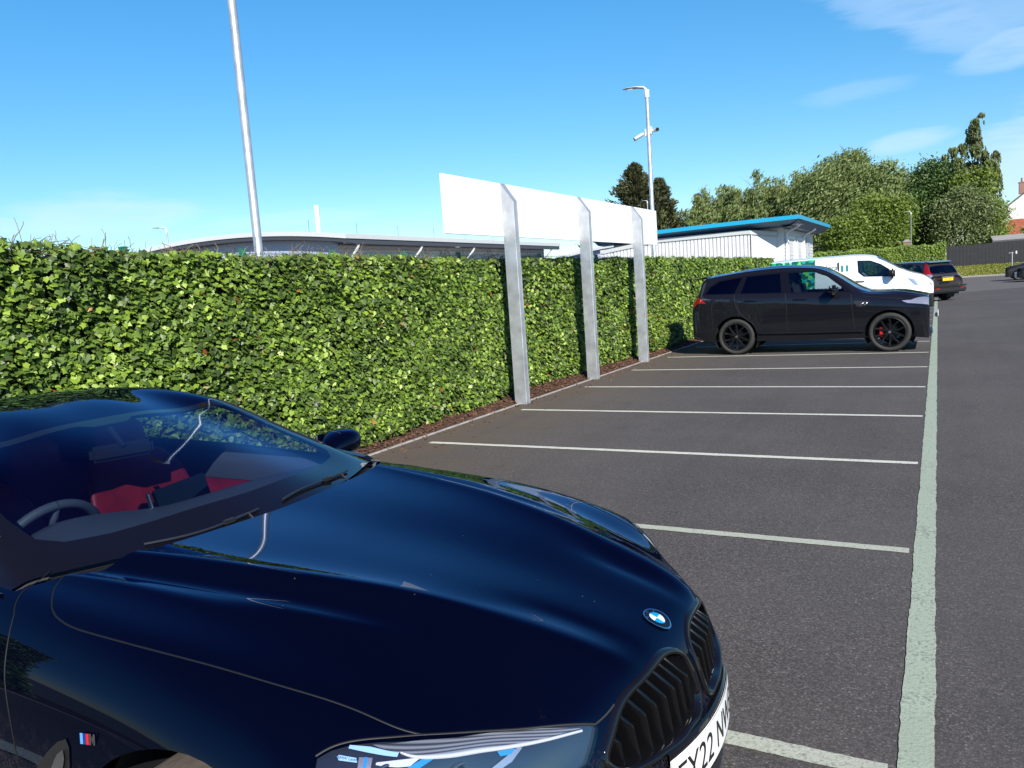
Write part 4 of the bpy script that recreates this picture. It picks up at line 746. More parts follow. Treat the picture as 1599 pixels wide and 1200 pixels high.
# ---------------- lamp posts and cameras ----------------
def lamp_post(loc,h,r0,r1,label,az,arm=.62,group='lamp posts',k=1.0,metal='galvanised'):
    o=thing('lamp_post',label,'lamp post',loc,0,group)
    b=MB(); b.lathe([(r0*1.5,0),(r0*1.5,.9),(r0,.98),(r1,h-.12)],16,axis='z'); b.build('pole',metal,o,smooth=True)
    d=Vector((math.cos(az),math.sin(az),0)); s=Vector((-d.y,d.x,0))
    b=MB(); b.lathe([(r1+.012,h-.2),(r1+.014,h),(.001,h+.02)],14,axis='z'); b.tube([Vector((0,0,h-.04)),Vector((0,0,h+.03))+d*.03,Vector((0,0,h+.08))+d*.10],.035*k,10); b.build('bracket','white_metal',o,smooth=True)
    b=MB(); A=[]
    for t,w,zt,zb in ((.06,.05,.115,.04),(.16,.085,.125,.055),(.28,.115,.135,.085),(.45,.12,.140,.10),(.58,.10,.138,.112),(.66,.05,.13,.118)):
        row=[]
        for q in np.linspace(0,2*PI,17): row.append(d*t*k*arm/.62+s*w*k*math.cos(q)+Vector((0,0,h+(zt+zb)/2*k+(zt-zb)/2*k*math.sin(q))))
        A.append(row)
    b.grid([[tuple(p) for p in r] for r in A]); b.add([tuple(p) for p in A[-1][:-1]],[tuple(range(16))]); b.add([tuple(p) for p in A[0][:-1]],[tuple(range(16))])
    ho=b.build('lantern','white_metal',o,smooth=True); e=MB(); e.box(tuple(d*.45*k*arm/.62+Vector((0,0,h+.099*k))),(.14*k,.14*k,.008)); e.build('lens','lamp_clear',ho); return o
lamp_post((-7.0,6.62,0),6.9,.052,.046,'tall bare galvanised lamp post behind the ivy, nearest to the coupe, without cameras',PI,k=1.0)
lp=lamp_post((-6.8,20.6,0),6.72,.062,.052,'tall galvanised lamp post behind the white board, carrying two security cameras',PI,k=1.0)
b=MB(); 
def cctv(az,lab,tilt,zz,dark):
    o=thing('security_camera',lab,'camera',(-6.8,20.6,zz),0,'security cameras on the lamp post'); d=Vector((math.cos(az),math.sin(az),0))
    b=MB(); b.box(tuple(d*.075),(.03,.10,.19),mx=Matrix.Rotation(az,3,'Z'),bev=.006); b.tube([d*.08,d*.17+Vector((0,0,-.03))],.022,8); b.build('wall_bracket','white_plastic',o)
    ax=(d+Vector((0,0,tilt))).normalized() if not dark else Vector((.55,-.8,-.1)).normalized(); c=d*.17+Vector((0,0,-.02)); b=MB(); b.tube([c-ax*.02,c+ax*.03,c+ax*.24],[.035,.047,.047],14); bo=b.build('camera_body','white_plastic',o,auto=40)
    e=MB(); e.tube([c+ax*.241,c+ax*.275],[.046,.05],14); e.build('camera_hood','gloss_black',bo); return o
cctv(PI*.97,'white bullet camera tilting down on the board side of the tall lamp post',-.38,5.62,False); cctv(-.12,'small camera with a square black face on the car park side of the lamp post',-.05,5.66,True)
lamp_post((-38.9,30,0),6.55,.06,.045,'distant lamp post with a dark curved lantern peeping above the ivy',PI,k=1.2,arm=.9)
lamp_post((-26.9,80,0),10.0,.07,.05,'thin distant lamp post seen just above the white board',PI,k=1.0)
lamp_post((-2.35,88,0),6.6,.05,.04,'slender lamp post in front of the dark trees beyond the brick pier',PI,k=1.0,metal='pole_shaded')  # tree shade over this pole is put into its darker metal
# ---------------- other vehicles ----------------
def net(st,nose,tailc):
    """stations: u -> (zt, ve,ze, vb,zb, vs,zs, vm,zm, vl,zl, v0,z0); closed at both ends with rounded caps"""
    rows=[]
    def sec(u,q):
        zt,ve,ze,vb,zb,vs,zs,vm,zm,vl,zl,v0,z0=q
        return [(u,0,zt),(u,ve*.55,zt-(zt-ze)*.22),(u,ve*.88,ze+(zt-ze)*.28),(u,ve,ze),(u,ve+(vb-ve)*.36,ze+(zb-ze)*.30),(u,vb,zb),(u,vs,zs),(u,vm,zm),(u,vl,zl),(u,v0,z0)]
    us=sorted(st)
    for u in us: rows.append(sec(u,st[u]))
    def cap(base,c,fr):
        out=[]
        for f,du,sq in fr:
            zc=c; out.append([(base[0][0]-du,y*f,zc+(z-zc)*sq) for _,y,z in base])
        return out
    rows=cap(rows[0],tailc[0],tailc[1])[::-1]+rows+cap(rows[-1],nose[0],nose[1])
    return Surf(rows)
def vehicle(root,S,spec,paint):
    sh=Shell(S,root,spec.get('step',.06)); regs={}; info={}
    mid=(S.tp[2],S.tp[-3])
    for nm,chart,poly,mt,mode,off in spec['regions']:
        ax,pr,sr={'side':([0,2],(S.tp[1],S.tp[-2]),(S.ts[3]*.98,S.s1)),'top':([0,1],(0,S.p1),(0,S.ts[4])),'rear':([1,2],(0,S.tp[min(5,len(S.tp)-1)]),(0,S.s1)),'front':([1,2],(S.tp[-6],S.p1),(0,S.s1))}[chart]
        P=dens(poly,.12); q=[tuple(x) for x in S.inv(P,ax,pr,sr)]
        if chart in ('top','rear','front'): q=[(a,0.0 if abs(p[1 if chart=='top' else 0])<1e-6 else b) for (a,b),p in zip(q,P)]
        regs[nm]=q; info[nm]=(mt,mode,off)
    for j,cx in enumerate(spec['axles']):
        P=arc(cx,spec['R']+.005,spec['arch'],25,PI+.5,-.5); P=[(a,b) for a,b in P if b>spec['zsill']+.005]; q=[tuple(x) for x in S.inv(P,[0,2],(S.tp[1],S.tp[-2]),(S.ts[5],S.s1))]
        regs['arch%d'%j]=[(q[0][0],S.s1)]+q+[(q[-1][0],S.s1)]; info['arch%d'%j]=None
    pq,rg=sh.carve([(0,0),(S.p1,0),(S.p1,S.s1),(0,S.s1)],regs); sh.obj('body',pq,rg['rest'],paint); objs={}
    for nm,inf in info.items():
        if inf is None or not rg[nm]: continue
        mt,mode,off=inf; base=nm.rstrip('0123456789').rstrip('_')
        for g in ((0,) if mode=='both' else (1,-1)): objs[(nm,g)]=sh.obj(base,pq,rg[nm],mt,g,off)
    for cx in spec['axles']:
        for g in (1,-1):
            li=MB(); r=spec['arch']+.03; A=[[(cx+r*math.cos(t),g*y,spec['R']+r*math.sin(t)) for t in np.linspace(PI+.55,-.55,16)] for y in (spec['W']-.04,spec['W']-.42)]; li.grid(A); li.grid([[(cx+r*math.cos(t)*q,g*(spec['W']-.42),spec['R']+r*math.sin(t)*q) for t in np.linspace(PI+.55,-.55,16)] for q in (1,.03)]); li.build('arch_liner','dark_trim',root,smooth=True)
            wheel(root,(cx,g*(spec['W']-spec['tw']/2-.015),spec['R']),spec['R'],spec['tw'],spec['rr'],spec['spokes'],g,spec['rim'],'rubber',spec.get('cal') if cx==max(spec['axles']) else None)
    u0,u1=spec['axles'][0]-.7,spec['axles'][1]+.7; fl=MB(); fl.box(((u0+u1)/2,0,spec['zsill']+.02),(abs(u1-u0),spec['W']*1.72,.04)); fl.build('underbody','dark_trim',root)
    return sh,objs
def gaps(sh,root,S,lines,sr=None,w=.006,name='panel_gap'):
    for ln in lines:
        q=S.inv(ln,[0,2],(S.tp[1],S.tp[-2]),sr or (S.ts[3]*.98,S.s1))
        for g in (1,-1): mb=MB(); sh.groove(mb,[tuple(x) for x in q],w,g,.002,30); mb.build(name,'groove',root,smooth=True)
def side_pts(S,P,sh,off): q=S.inv(P,[0,2],(S.tp[1],S.tp[-2]),(S.ts[3]*.98,S.s1)); return S.ev(q[:,0],q[:,1])+S.nrm(q[:,0],q[:,1])*sh.sg*off
def handles(sh,root,S,L_,mt,r=.013):
    for (a,b) in L_:
        for g in (1,-1):
            X=side_pts(S,[a,((a[0]+b[0])/2,(a[1]+b[1])/2),b],sh,.022)*[1,g,1]; h=MB(); h.tube([tuple(x) for x in X],r,8); X0=side_pts(S,[a,b],sh,.0)*[1,g,1]; h.tube([tuple(X0[0]),tuple(X[0])],r*.9,8); h.tube([tuple(X0[1]),tuple(X[-1])],r*.9,8); h.build('door_handle',mt,root,smooth=True)
def mirrors(root,u,y,z,mt,sz=(.14,.26,.19),gl=-1):
    for g in (1,-1):
        m=MB(); m.box((u,g*(y+.16),z),sz,bev=.05); m.box((u,g*(y+.02),z-.05),(.08,.12,.06),bev=.02); o=m.build('wing_mirror',mt,root,smooth=True); e=MB(); e.box((u+gl*(sz[0]/2+.001),g*(y+.16),z+.01),(.006,sz[1]*.8,sz[2]*.75),bev=.003); e.build('mirror_glass','chrome',o)
def seats(root,P,mt):
    for u,v,z in P:
        s=MB(); s.box((u,v,z),(.50,.50,.18),bev=.06); s.box((u-.30,v,z+.38),(.15,.48,.66),mx=Matrix.Rotation(-.22,3,'Y'),bev=.06); s.box((u-.40,v,z+.80),(.10,.26,.18),bev=.04); s.build('seat',mt,root)
# dark estate 4x4 in the middle of the row
def arc4(base): return base
suv=thing('parked_suv','black sports utility vehicle with black wheels, parked beside the ivy beyond the white board','car',(0.02,17.235,0))
W_=.985
def row(zt,ve,ze,vb,zb,k=1.0,z0=.27,zs=None,vm=W_): return (zt,ve,ze,vb,zb,vb+(vm*k-vb)*.72,(zs if zs else zb-.10),vm*k,.78*1.0,vm*k*.99,.46,vm*k*.945,z0)
SUV=net({-4.62:row(1.13,.56,1.12,.80,1.06,.90,.36),-4.54:row(1.36,.57,1.35,.86,1.18,.95,.33),-4.44:row(1.60,.58,1.575,.895,1.245,.97,.31),-4.36:row(1.655,.60,1.605,.905,1.25,.98,.30),-4.1:row(1.70,.61,1.645,.925,1.245,.99),-3.6:row(1.755,.63,1.695,.935,1.225,1.0),-2.9:row(1.79,.64,1.725,.94,1.20,1.0),-2.35:row(1.75,.64,1.70,.94,1.17,1.0),-2.05:row(1.685,.635,1.64,.935,1.15,1.0),-1.93:row(1.625,.64,1.585,.935,1.145,1.0),-1.62:row(1.42,.68,1.39,.935,1.13,1.0),-1.33:row(1.235,.73,1.20,.93,1.12,1.0),-1.22:row(1.19,.74,1.165,.925,1.105,1.0),-.8:row(1.165,.74,1.145,.915,1.07,1.0),-.4:row(1.105,.72,1.085,.885,1.01,.985),-.17:row(1.02,.66,1.00,.83,.95,.95,.25)},
  (.62,[(.90,.09,.93),(.70,.155,.90),(.40,.185,.88),(0,.195,.87)]),(.75,[(.90,-.075,.96),(.62,-.145,.94),(.3,-.175,.92),(0,-.18,.92)]))
sh,ob=vehicle(suv,SUV,dict(W=W_,R=.375,rr=.285,tw=.27,arch=.425,axles=(-3.71,-.83),zsill=.27,spokes=5,rim='rim_black',cal='caliper_red',step=.05,regions=[
  ('windscreen','top',[(-1.36,0),(-1.37,.40),(-1.42,.66),(-1.88,.585),(-1.93,.30),(-1.94,0)],'van_glass','both',0),
  ('window_surround','side',[(-4.40,1.275),(-4.30,1.44),(-4.08,1.575),(-3.5,1.635),(-2.9,1.655),(-2.2,1.645),(-1.92,1.53),(-1.60,1.30),(-1.46,1.17),(-2.6,1.215),(-3.6,1.255)],'gloss_black','each',0),
  ('rear_quarter_window','side',[(-4.33,1.29),(-4.25,1.43),(-4.05,1.545),(-3.60,1.595),(-3.73,1.275)],'privacy_glass','each',0),
  ('rear_door_window','side',[(-3.60,1.27),(-3.50,1.60),(-2.84,1.625),(-2.79,1.24)],'privacy_glass','each',0),
  ('front_door_window','side',[(-2.60,1.235),(-2.69,1.62),(-2.2,1.61),(-1.94,1.50),(-1.66,1.27),(-1.62,1.20)],'side_glass','each',0),
  ('headlight','side',[(-.62,.965),(-.30,.975),(-.02,.95),(.0,.87),(-.10,.845),(-.33,.855),(-.52,.915)],'lamp_clear','each',0),
  ('tail_light','side',[(-4.67,1.10),(-4.52,1.105),(-4.31,1.095),(-4.45,1.0),(-4.66,.985)],'lamp_red','each',0),
  ('rear_reflector','side',[(-4.66,.60),(-4.60,.60),(-4.60,.54),(-4.66,.54)],'lamp_red','each',0),
  ('side_vent','side',[(-1.46,1.0),(-1.17,.99),(-1.25,.885),(-1.38,.885)],'plastic_black','each',0),
  ('fog_lamp','front',[(.66,.55),(.80,.56),(.80,.48),(.66,.48)],'lamp_clear','each',0),
  ('grille','front',[(0,.90),(.50,.89),(.46,.74),(0,.73)],'plastic_black','both',0),('bumper_intake','front',[(0,.52),(.55,.52),(.50,.38),(0,.38)],'plastic_black','both',0),
  ('rear_window','top',[(-4.57,0),(-4.57,.40),(-4.47,.48),(-4.45,0)],'privacy_glass','both',0)]),'paint_dark')
gaps(sh,suv,SUV,[[(-3.73,1.26),(-3.68,1.0),(-3.55,.80),(-3.32,.62)],[(-2.71,1.22),(-2.69,.9),(-2.69,.40)],[(-1.50,1.14),(-1.48,.9),(-1.42,.40)],[(-3.2,.40),(-2.3,.385),(-1.4,.385)],[(-1.3,1.09),(-.9,1.04),(-.6,1.0)]])
b=MB()
for g in (1,-1):
    for pts,o,r in (([(-3.28,.44),(-2.3,.425),(-1.28,.42)],.012,.03),([(-3.3,.80),(-2.4,.79),(-1.32,.80)],.0,.012)):
        X=side_pts(SUV,pts,sh,o)*[1,g,1]; b.tube([tuple(x) for x in crv(X,20)],r,8,flat=.6)
b.build('sill_trim','paint_dark',suv,smooth=True)
b=MB()
for g in (1,-1):
    X=side_pts(SUV,[(-1.26,.90),(-1.20,.965)],sh,.012)*[1,g,1]; b.tube([tuple(x) for x in X],.012,6); X=side_pts(SUV,[(-1.36,.90),(-1.27,.965)],sh,.008)*[1,g,1]; b.tube([tuple(x) for x in X],.008,6)
b.build('vent_blade','silver',suv,smooth=True)
handles(sh,suv,SUV,[((-3.50,1.115),(-3.27,1.11)),((-2.55,1.09),(-2.30,1.085))],'paint_dark'); mirrors(suv,-1.78,.955,1.24,'gloss_black',(.16,.25,.185))
b=MB(); b.prism([(-4.36,1.665),(-4.62,1.615),(-4.63,1.60),(-4.34,1.61)],-.62,.62); b.build('roof_spoiler','paint_dark',suv,auto=40)
b=MB(); b.prism([(-3.75,1.775),(-3.66,1.815),(-3.57,1.78)],-.012,.012); b.build('aerial','gloss_black',suv)
b=MB(); b.box((-.05,0,.62),(.05,.9,.04),bev=.015); b.box((-.16,0,.30),(.10,1.1,.05),bev=.02); b.build('bumper_trim','plastic_black',suv)
b=MB(); b.box((-.02,0,.66),(.012,.52,.11),bev=.004); b.build('number_plate','plate_white',suv)
seats(suv,[(-2.25,.40,.72),(-2.25,-.40,.72),(-3.1,.42,.72),(-3.1,-.42,.72)],'seat_dark')
b=MB(); b.box((-1.50,0,1.02),(.5,1.6,.18),bev=.05); b.tube([(-1.86+.17*math.cos(t)*.4,-.40+.18*math.sin(t),1.10+.17*math.cos(t)) for t in np.linspace(0,2*PI,25)],.015,8,cap=False); b.box((-3.45,0,.95),(.06,1.6,.5)); b.build('dashboard','dark_trim',suv,smooth=False)
b=MB(); b.box((-1.95,0,1.52),(.03,.22,.06),bev=.01); b.build('cabin_mirror','plastic_black',suv)
# white van with a leaf-print wrap
van=thing('parked_van','white panel van with green leaf-print rear half, parked behind the black utility vehicle','van',(0.0,27.85,0))
VW=.985
def vrow(zt,ve,ze,vb,zb,k=1.0,z0=.28): return (zt,ve,ze,vb,zb,vb+(VW*k-vb)*.6,zb-.16,VW*k,.80,VW*k,.5,VW*k*.97,z0)
VAN=net({-4.93:vrow(1.985,0.76,1.925,0.9,1.296,0.985),-4.7:vrow(2.028,0.78,1.955,0.925,1.296,1.0),-3.6:vrow(2.052,0.79,1.973,0.93,1.296,1.0),-3.0:vrow(2.052,0.79,1.973,0.93,1.296,1.0),-2.117:vrow(2.034,0.78,1.949,0.93,1.296,1.0),-1.718:vrow(1.949,0.755,1.864,0.93,1.296,1.0),-1.331:vrow(1.725,0.745,1.665,0.93,1.283,1.0),-0.992:vrow(1.507,0.77,1.465,0.92,1.271,1.0),-0.799:vrow(1.41,0.78,1.38,0.91,1.235,0.995),-0.508:vrow(1.314,0.76,1.283,0.88,1.144,0.985),-0.266:vrow(1.181,0.7,1.156,0.83,1.017,0.955),-0.121:vrow(1.005,0.62,0.981,0.77,0.884,0.92,0.26)},
  (.62,[(.88,.06,.93),(.62,.10,.90),(.3,.12,.88),(0,.125,.87)]),(.9,[(.95,-.05,.975),(.6,-.09,.95),(0,-.10,.94)]))
sh,ob=vehicle(van,VAN,dict(W=VW,R=.33,rr=.215,tw=.215,arch=.385,axles=(-4.05,-1.05),zsill=.28,spokes=7,rim='rim_grey',step=.06,regions=[
  ('leaf_print_wrap','side',[(-5.929,0.061),(-5.929,1.931),(-3.509,1.967),(-3.509,0.061)],'leaf_wrap','each',0),
  ('windscreen','top',[(-.97,0),(-.99,.50),(-1.08,.72),(-1.64,.70),(-1.71,.4),(-1.73,0)],'van_glass','both',0),
  ('door_window_frame','side',[(-2.251,1.84),(-1.875,1.816),(-1.573,1.683),(-1.27,1.465),(-1.246,1.271),(-2.057,1.314),(-2.226,1.465)],'gloss_black','each',0),
  ('door_window','side',[(-2.202,1.804),(-1.888,1.78),(-1.609,1.646),(-1.355,1.453),(-1.343,1.314),(-2.033,1.35),(-2.178,1.489)],'van_glass','each',0),
  ('headlight','side',[(-0.847,1.193),(-0.605,1.162),(-0.169,0.993),(-0.157,0.884),(-0.363,0.884),(-0.629,0.969)],'lamp_clear','each',0),
  ('bumper','side',[(-0.726,0.013),(-0.726,0.521),(-0.508,0.691),(-0.145,0.691),(-0.145,0.013)],'plastic_black','each',0),
  ('lower_bumper','front',[(0,.80),(.78,.80),(.80,.32),(0,.32)],'plastic_black','both',0),('grille','front',[(0,1.04),(.55,1.0),(.5,.84),(0,.84)],'plastic_black','both',0),
  ]),'paint_white')
b=MB()
for g in (1,-1): X=side_pts(VAN,[(-1.754,1.314),(-1.754,1.749)],sh,.004)*[1,g,1]; b.tube([tuple(x) for x in X],.012,6)
b.build('window_divider','gloss_black',van)
gaps(sh,van,VAN,[[(-2.384,1.828),(-2.396,1.344),(-2.372,0.739),(-2.299,0.134)],[(-1.186,1.259),(-0.992,0.981),(-0.968,0.618)],[(-5.445,1.005),(-3.63,1.017),(-2.299,1.005),(-1.089,0.981)],[(-3.63,1.864),(-3.025,1.87),(-2.541,1.864)]],w=.008)
handles(sh,van,VAN,[((-2.299,1.175),(-2.057,1.168))],'plastic_black',.018); mirrors(van,-1.23,.95,1.368,'plastic_black',(.15,.24,.30))
for g,ax in ((-1,1),):
    X=side_pts(VAN,[(-3.146,1.665),(-2.65,1.61),(-3.085,1.489)],sh,.02)*[1,g,1]
    up=Vector((0,X[0][1]-X[2][1],.175)); p=text('van_lettering','hedera',.224,'grey_ink',basis((1,0,0),up,X[0]),van,.001,sx=1.05); text('van_lettering','screens',.079,'grey_ink',basis((1,0,0),up,side_pts(VAN,[(-2.965,1.507)],sh,.02)[0]*[1,g,1]),van,.001)
    b=MB()
    for u in (-2.686,-2.541):
        Q=side_pts(VAN,[(u-.034,1.519),(u+.034,1.519),(u+.034,1.701),(u-.034,1.725)],sh,.012)*[1,g,1]; b.add([tuple(x) for x in Q],[(0,1,2,3)])
    b.build('van_emblem','teal',van)
seats(van,[(-2.3,.45,.80),(-2.3,-.45,.80)],'seat_light'); b=MB(); b.box((-2.8,0,1.12),(.04,1.75,1.4)); b.box((-1.2,0,1.12),(.5,1.7,.16),bev=.04); b.build('bulkhead','dark_trim',van)
b=MB()
for g in (1,-1): b.box((-5.05,g*.86,1.25),(.03,.13,.55),bev=.01)
b.build('tail_light','lamp_red',van)
# brown estate seen from behind
crv_=thing('parked_estate','dark brown estate car seen from behind, with tall red rear lights and yellow plate','car',(.35,36.15,0),R_(135))
CW=.91
def crow(zt,ve,ze,vb,zb,k=1.0,z0=.30): return (zt,ve,ze,vb,zb,vb+(CW*k-vb)*.7,zb-.10,CW*k,.72,CW*k*.99,.48,CW*k*.95,z0)
CRV=net({-.12:crow(1.02,.62,1.0,.76,.95,.96,.36),-.20:crow(1.20,.63,1.18,.80,1.05,.98,.34),-.36:crow(1.46,.60,1.43,.83,1.09,.99,.31),-.48:crow(1.60,.58,1.56,.84,1.09,1),-.62:crow(1.645,.58,1.60,.845,1.085,1),-1.2:crow(1.68,.60,1.63,.85,1.05,1),-2.0:crow(1.69,.61,1.64,.855,1.02,1),-2.5:crow(1.66,.60,1.61,.855,1.0,1),-2.95:crow(1.42,.64,1.38,.855,.985,1),-3.4:crow(1.14,.70,1.10,.855,.98,1),-3.55:crow(1.09,.71,1.065,.85,.975,1),-4.1:crow(1.02,.68,1.0,.83,.93,.99),-4.4:crow(.92,.62,.90,.78,.84,.96)} if False else {-4.45:crow(1.02,.62,1.0,.76,.95,.96,.36),-4.37:crow(1.20,.63,1.18,.80,1.05,.98,.34),-4.21:crow(1.46,.60,1.43,.83,1.09,.99,.31),-4.09:crow(1.60,.58,1.56,.84,1.09,1),-3.95:crow(1.645,.58,1.60,.845,1.085,1),-3.37:crow(1.68,.60,1.63,.85,1.05,1),-2.57:crow(1.69,.61,1.64,.855,1.02,1),-2.07:crow(1.66,.60,1.61,.855,1.0,1),-1.62:crow(1.42,.64,1.38,.855,.985,1),-1.17:crow(1.14,.70,1.10,.855,.98,1),-1.02:crow(1.09,.71,1.065,.85,.975,1),-.47:crow(1.02,.68,1.0,.83,.93,.99),-.17:crow(.92,.62,.90,.78,.84,.96)},
  (.6,[(.88,.09,.93),(.6,.14,.9),(0,.17,.88)]),(.70,[(.93,-.05,.97),(.6,-.09,.95),(0,-.11,.94)]))
# its own frame has the nose at u=0; shift so that the tail sits on the empty
for m_ in ('P','Pf'): getattr(CRV,m_)[...,0]+=4.56
sh,ob=vehicle(crv_,CRV,dict(W=CW,R=.35,rr=.225,tw=.225,arch=.40,axles=(.92,3.54),zsill=.30,spokes=7,rim='rim_grey',step=.05,regions=[
  ('windscreen','top',[(3.42,0),(3.36,.6),(2.72,.55),(2.56,.3),(2.54,0)],'van_glass','both',0),
  ('front_window','side',[(1.95,1.09),(2.02,1.555),(2.45,1.53),(2.85,1.32),(3.15,1.08)],'side_glass','each',0),('rear_window_side','side',[(1.05,1.115),(1.12,1.57),(1.90,1.57),(1.85,1.09)],'side_glass','each',0),('quarter_window','side',[(.46,1.17),(.58,1.34),(.80,1.50),(1.02,1.55),(.97,1.125)],'side_glass','each',0),
  ('rear_window','rear',[(0,1.56),(.50,1.53),(.60,1.40),(.70,1.14),(0,1.12)],'privacy_glass','both',0),
  ('rear_light','side',[(.10,.86),(.10,1.08),(.25,1.25),(.42,1.50),(.53,1.56),(.50,1.40),(.36,1.12),(.34,.86)],'lamp_red','each',0),
  ('reversing_light','side',[(.10,.93),(.10,1.06),(.20,1.12),(.34,1.05),(.34,.93)],'lamp_clear','each',0),
  ('rear_bumper','rear',[(0,.60),(.86,.62),(.86,.36),(0,.36)],'plastic_black','both',0),('headlight','front',[(.45,.86),(.76,.86),(.78,.74),(.45,.72)],'lamp_clear','each',0)]),'paint_brown')
handles(sh,crv_,CRV,[((1.15,.98),(1.35,.98)),((2.15,.96),(2.35,.96))],'chrome'); mirrors(crv_,2.95,.87,1.06,'paint_brown',(.13,.22,.16))
b=MB(); b.box((.005,0,.98),(.03,.62,.05),bev=.01); b.build('tailgate_trim','chrome',crv_); b=MB(); b.box((-.005,0,.885),(.016,.52,.112),bev=.003); po=b.build('number_plate','plate_yellow',crv_); text('plate_lettering','GL11 OKE',.085,'plate_ink',basis((0,-1,0),(0,0,1),(-.0145,0,.885)),po,.0003,sx=.95)
b=MB(); b.box((-.07,0,.62),(.16,1.70,.05),bev=.02); b.box((-.05,0,.46),(.12,1.76,.22),bev=.05); b.build('bumper_step','plastic_black',crv_); b=MB()
for g in (1,-1): b.box((-.115,g*.62,.52),(.012,.22,.05),bev=.004)
b.build('rear_reflector','lamp_red',crv_); b=MB(); b.tube([(.3,-.55,.30),(-.05,-.55,.29)],.03,10); b.build('exhaust','silver',crv_); b=MB(); b.tube([(.10,.05,1.14),(.115,.30,1.18)],.012,6); b.build('rear_wiper','plastic_black',crv_)
b=MB(); b.prism([(.30,1.60),(.62,1.655),(.62,1.62),(.34,1.575)],-.56,.56); b.build('roof_spoiler','paint_brown',crv_,auto=40); seats(crv_,[(2.3,.38,.70),(2.3,-.38,.70),(1.3,.4,.72),(1.3,-.4,.72)],'seat_dark')
# two dark cars at the right edge of the picture
def hatch(loc,rz,paint,label,L_=4.3,h=1.47):
    o=thing('parked_hatchback',label,'car',loc,rz,'dark cars by the grass verge'); w=.89
    def hr(zt,ve,ze,vb,zb,k=1.0,z0=.24): return (zt,ve,ze,vb,zb,vb+(w*k-vb)*.7,zb-.10,w*k,.66,w*k*.99,.42,w*k*.95,z0)
    q=h/1.47
    S=net({-L_+.08:hr(.92*q,.60,.90*q,.74,.86*q,.95,.30),-L_+.25:hr(1.15*q,.60,1.12*q,.79,.95*q,.98),-L_+.6:hr(1.38*q,.56,1.34*q,.80,.96*q,1),-L_+1.1:hr(1.45*q,.57,1.41*q,.81,.95*q,1),-2.2:hr(1.47*q,.58,1.43*q,.81,.93*q,1),-1.85:hr(1.42*q,.58,1.38*q,.81,.92*q,1),-1.4:hr(1.18*q,.64,1.14*q,.81,.91*q,1),-1.05:hr(.99*q,.69,.965*q,.80,.90*q,1),-.9:hr(.96*q,.68,.94*q,.795,.89*q,1),-.45:hr(.89*q,.64,.87*q,.76,.82*q,.98),-.2:hr(.79*q,.58,.775*q,.70,.72*q,.94)},
      (.52,[(.88,.10,.93),(.6,.16,.9),(0,.19,.88)]),(.65,[(.9,-.05,.95),(.5,-.08,.93),(0,-.09,.92)]))
    sh,ob=vehicle(o,S,dict(W=w,R=.315,rr=.215,tw=.2,arch=.36,axles=(-L_+.75,-.86),zsill=.24,spokes=6,rim='rim_grey',step=.07,regions=[
      ('windscreen','top',[(-1.08,0),(-1.14,.58),(-1.74,.52),(-1.86,0)],'van_glass','both',0),('side_window','side',[(-L_+.75,1.02*q),(-L_+.95,1.30*q),(-2.2,1.37*q),(-1.85,1.32*q),(-1.25,.99*q)],'privacy_glass','each',0),
      ('headlight','front',[(.42,.74*q),(.72,.76*q),(.76,.66*q),(.45,.62*q)],'lamp_clear','each',0),('grille','front',[(0,.70*q),(.36,.70*q),(.30,.60*q),(0,.60*q)],'plastic_black','both',0),('lower_grille','front',[(0,.46),(.5,.46),(.45,.32),(0,.32)],'plastic_black','both',0)]),paint)
    mirrors(o,-1.42,.80,.98*q,paint,(.13,.2,.15)); b=MB(); b.box((.01,0,.53*q),(.012,.52,.11),bev=.003); b.build('number_plate','plate_white',o); return o
hatch((3.85,62.3,0),PI,'paint_far','black car at the right edge beside the grass, farther of two dark cars',4.4,1.56)
hatch((4.25,57.6,0),PI+.10,'paint_navy','dark blue car at the right edge of the car park, nearer of two dark cars',4.2,1.5)
# ---------------- far ground: verge and bank ----------------
b=MB(); xs=np.linspace(-12,40,60); ys=[(79.6,.0),(79.7,.10),(81,.22),(83,.6),(85,.93),(92,1.05),(180,1.6)]
b.grid([[(x,y,z+.03*math.sin(x*1.3+y)) for x in xs] for y,z in ys]); o=b.build('grass_verge','grass',smooth=True); o['kind']='structure'
n=16000; c=np.stack([rng.uniform(-2,14,n),rng.uniform(79.7,85,n),np.zeros(n)],1); c[:,2]=np.interp(c[:,1],[79.7,81,83,85],[.10,.22,.6,.93])+.05; a=unit(np.stack([rng.normal(size=n),rng.normal(size=n),np.zeros(n)],1))*.04; bb=np.stack([rng.normal(0,.03,n),rng.normal(0,.03,n),rng.uniform(.02,.06,n)],1); V,F=quads(c,a,bb)
me=rawmesh('verge_grass',V,F); leaf_mat('grass_blade',[(0,(.16,.19,.03)),(1,(.34,.33,.08))],.6,.3,.3); set_tone(me,rng.random(n),4); o=link('verge_grass',me,'grass_blade',None,False); o['kind']='stuff'
b=MB(); b.box((14,79.55,.04),(52,.14,.16)); o=b.build('verge_kerb','kerb_stone'); o['kind']='structure'
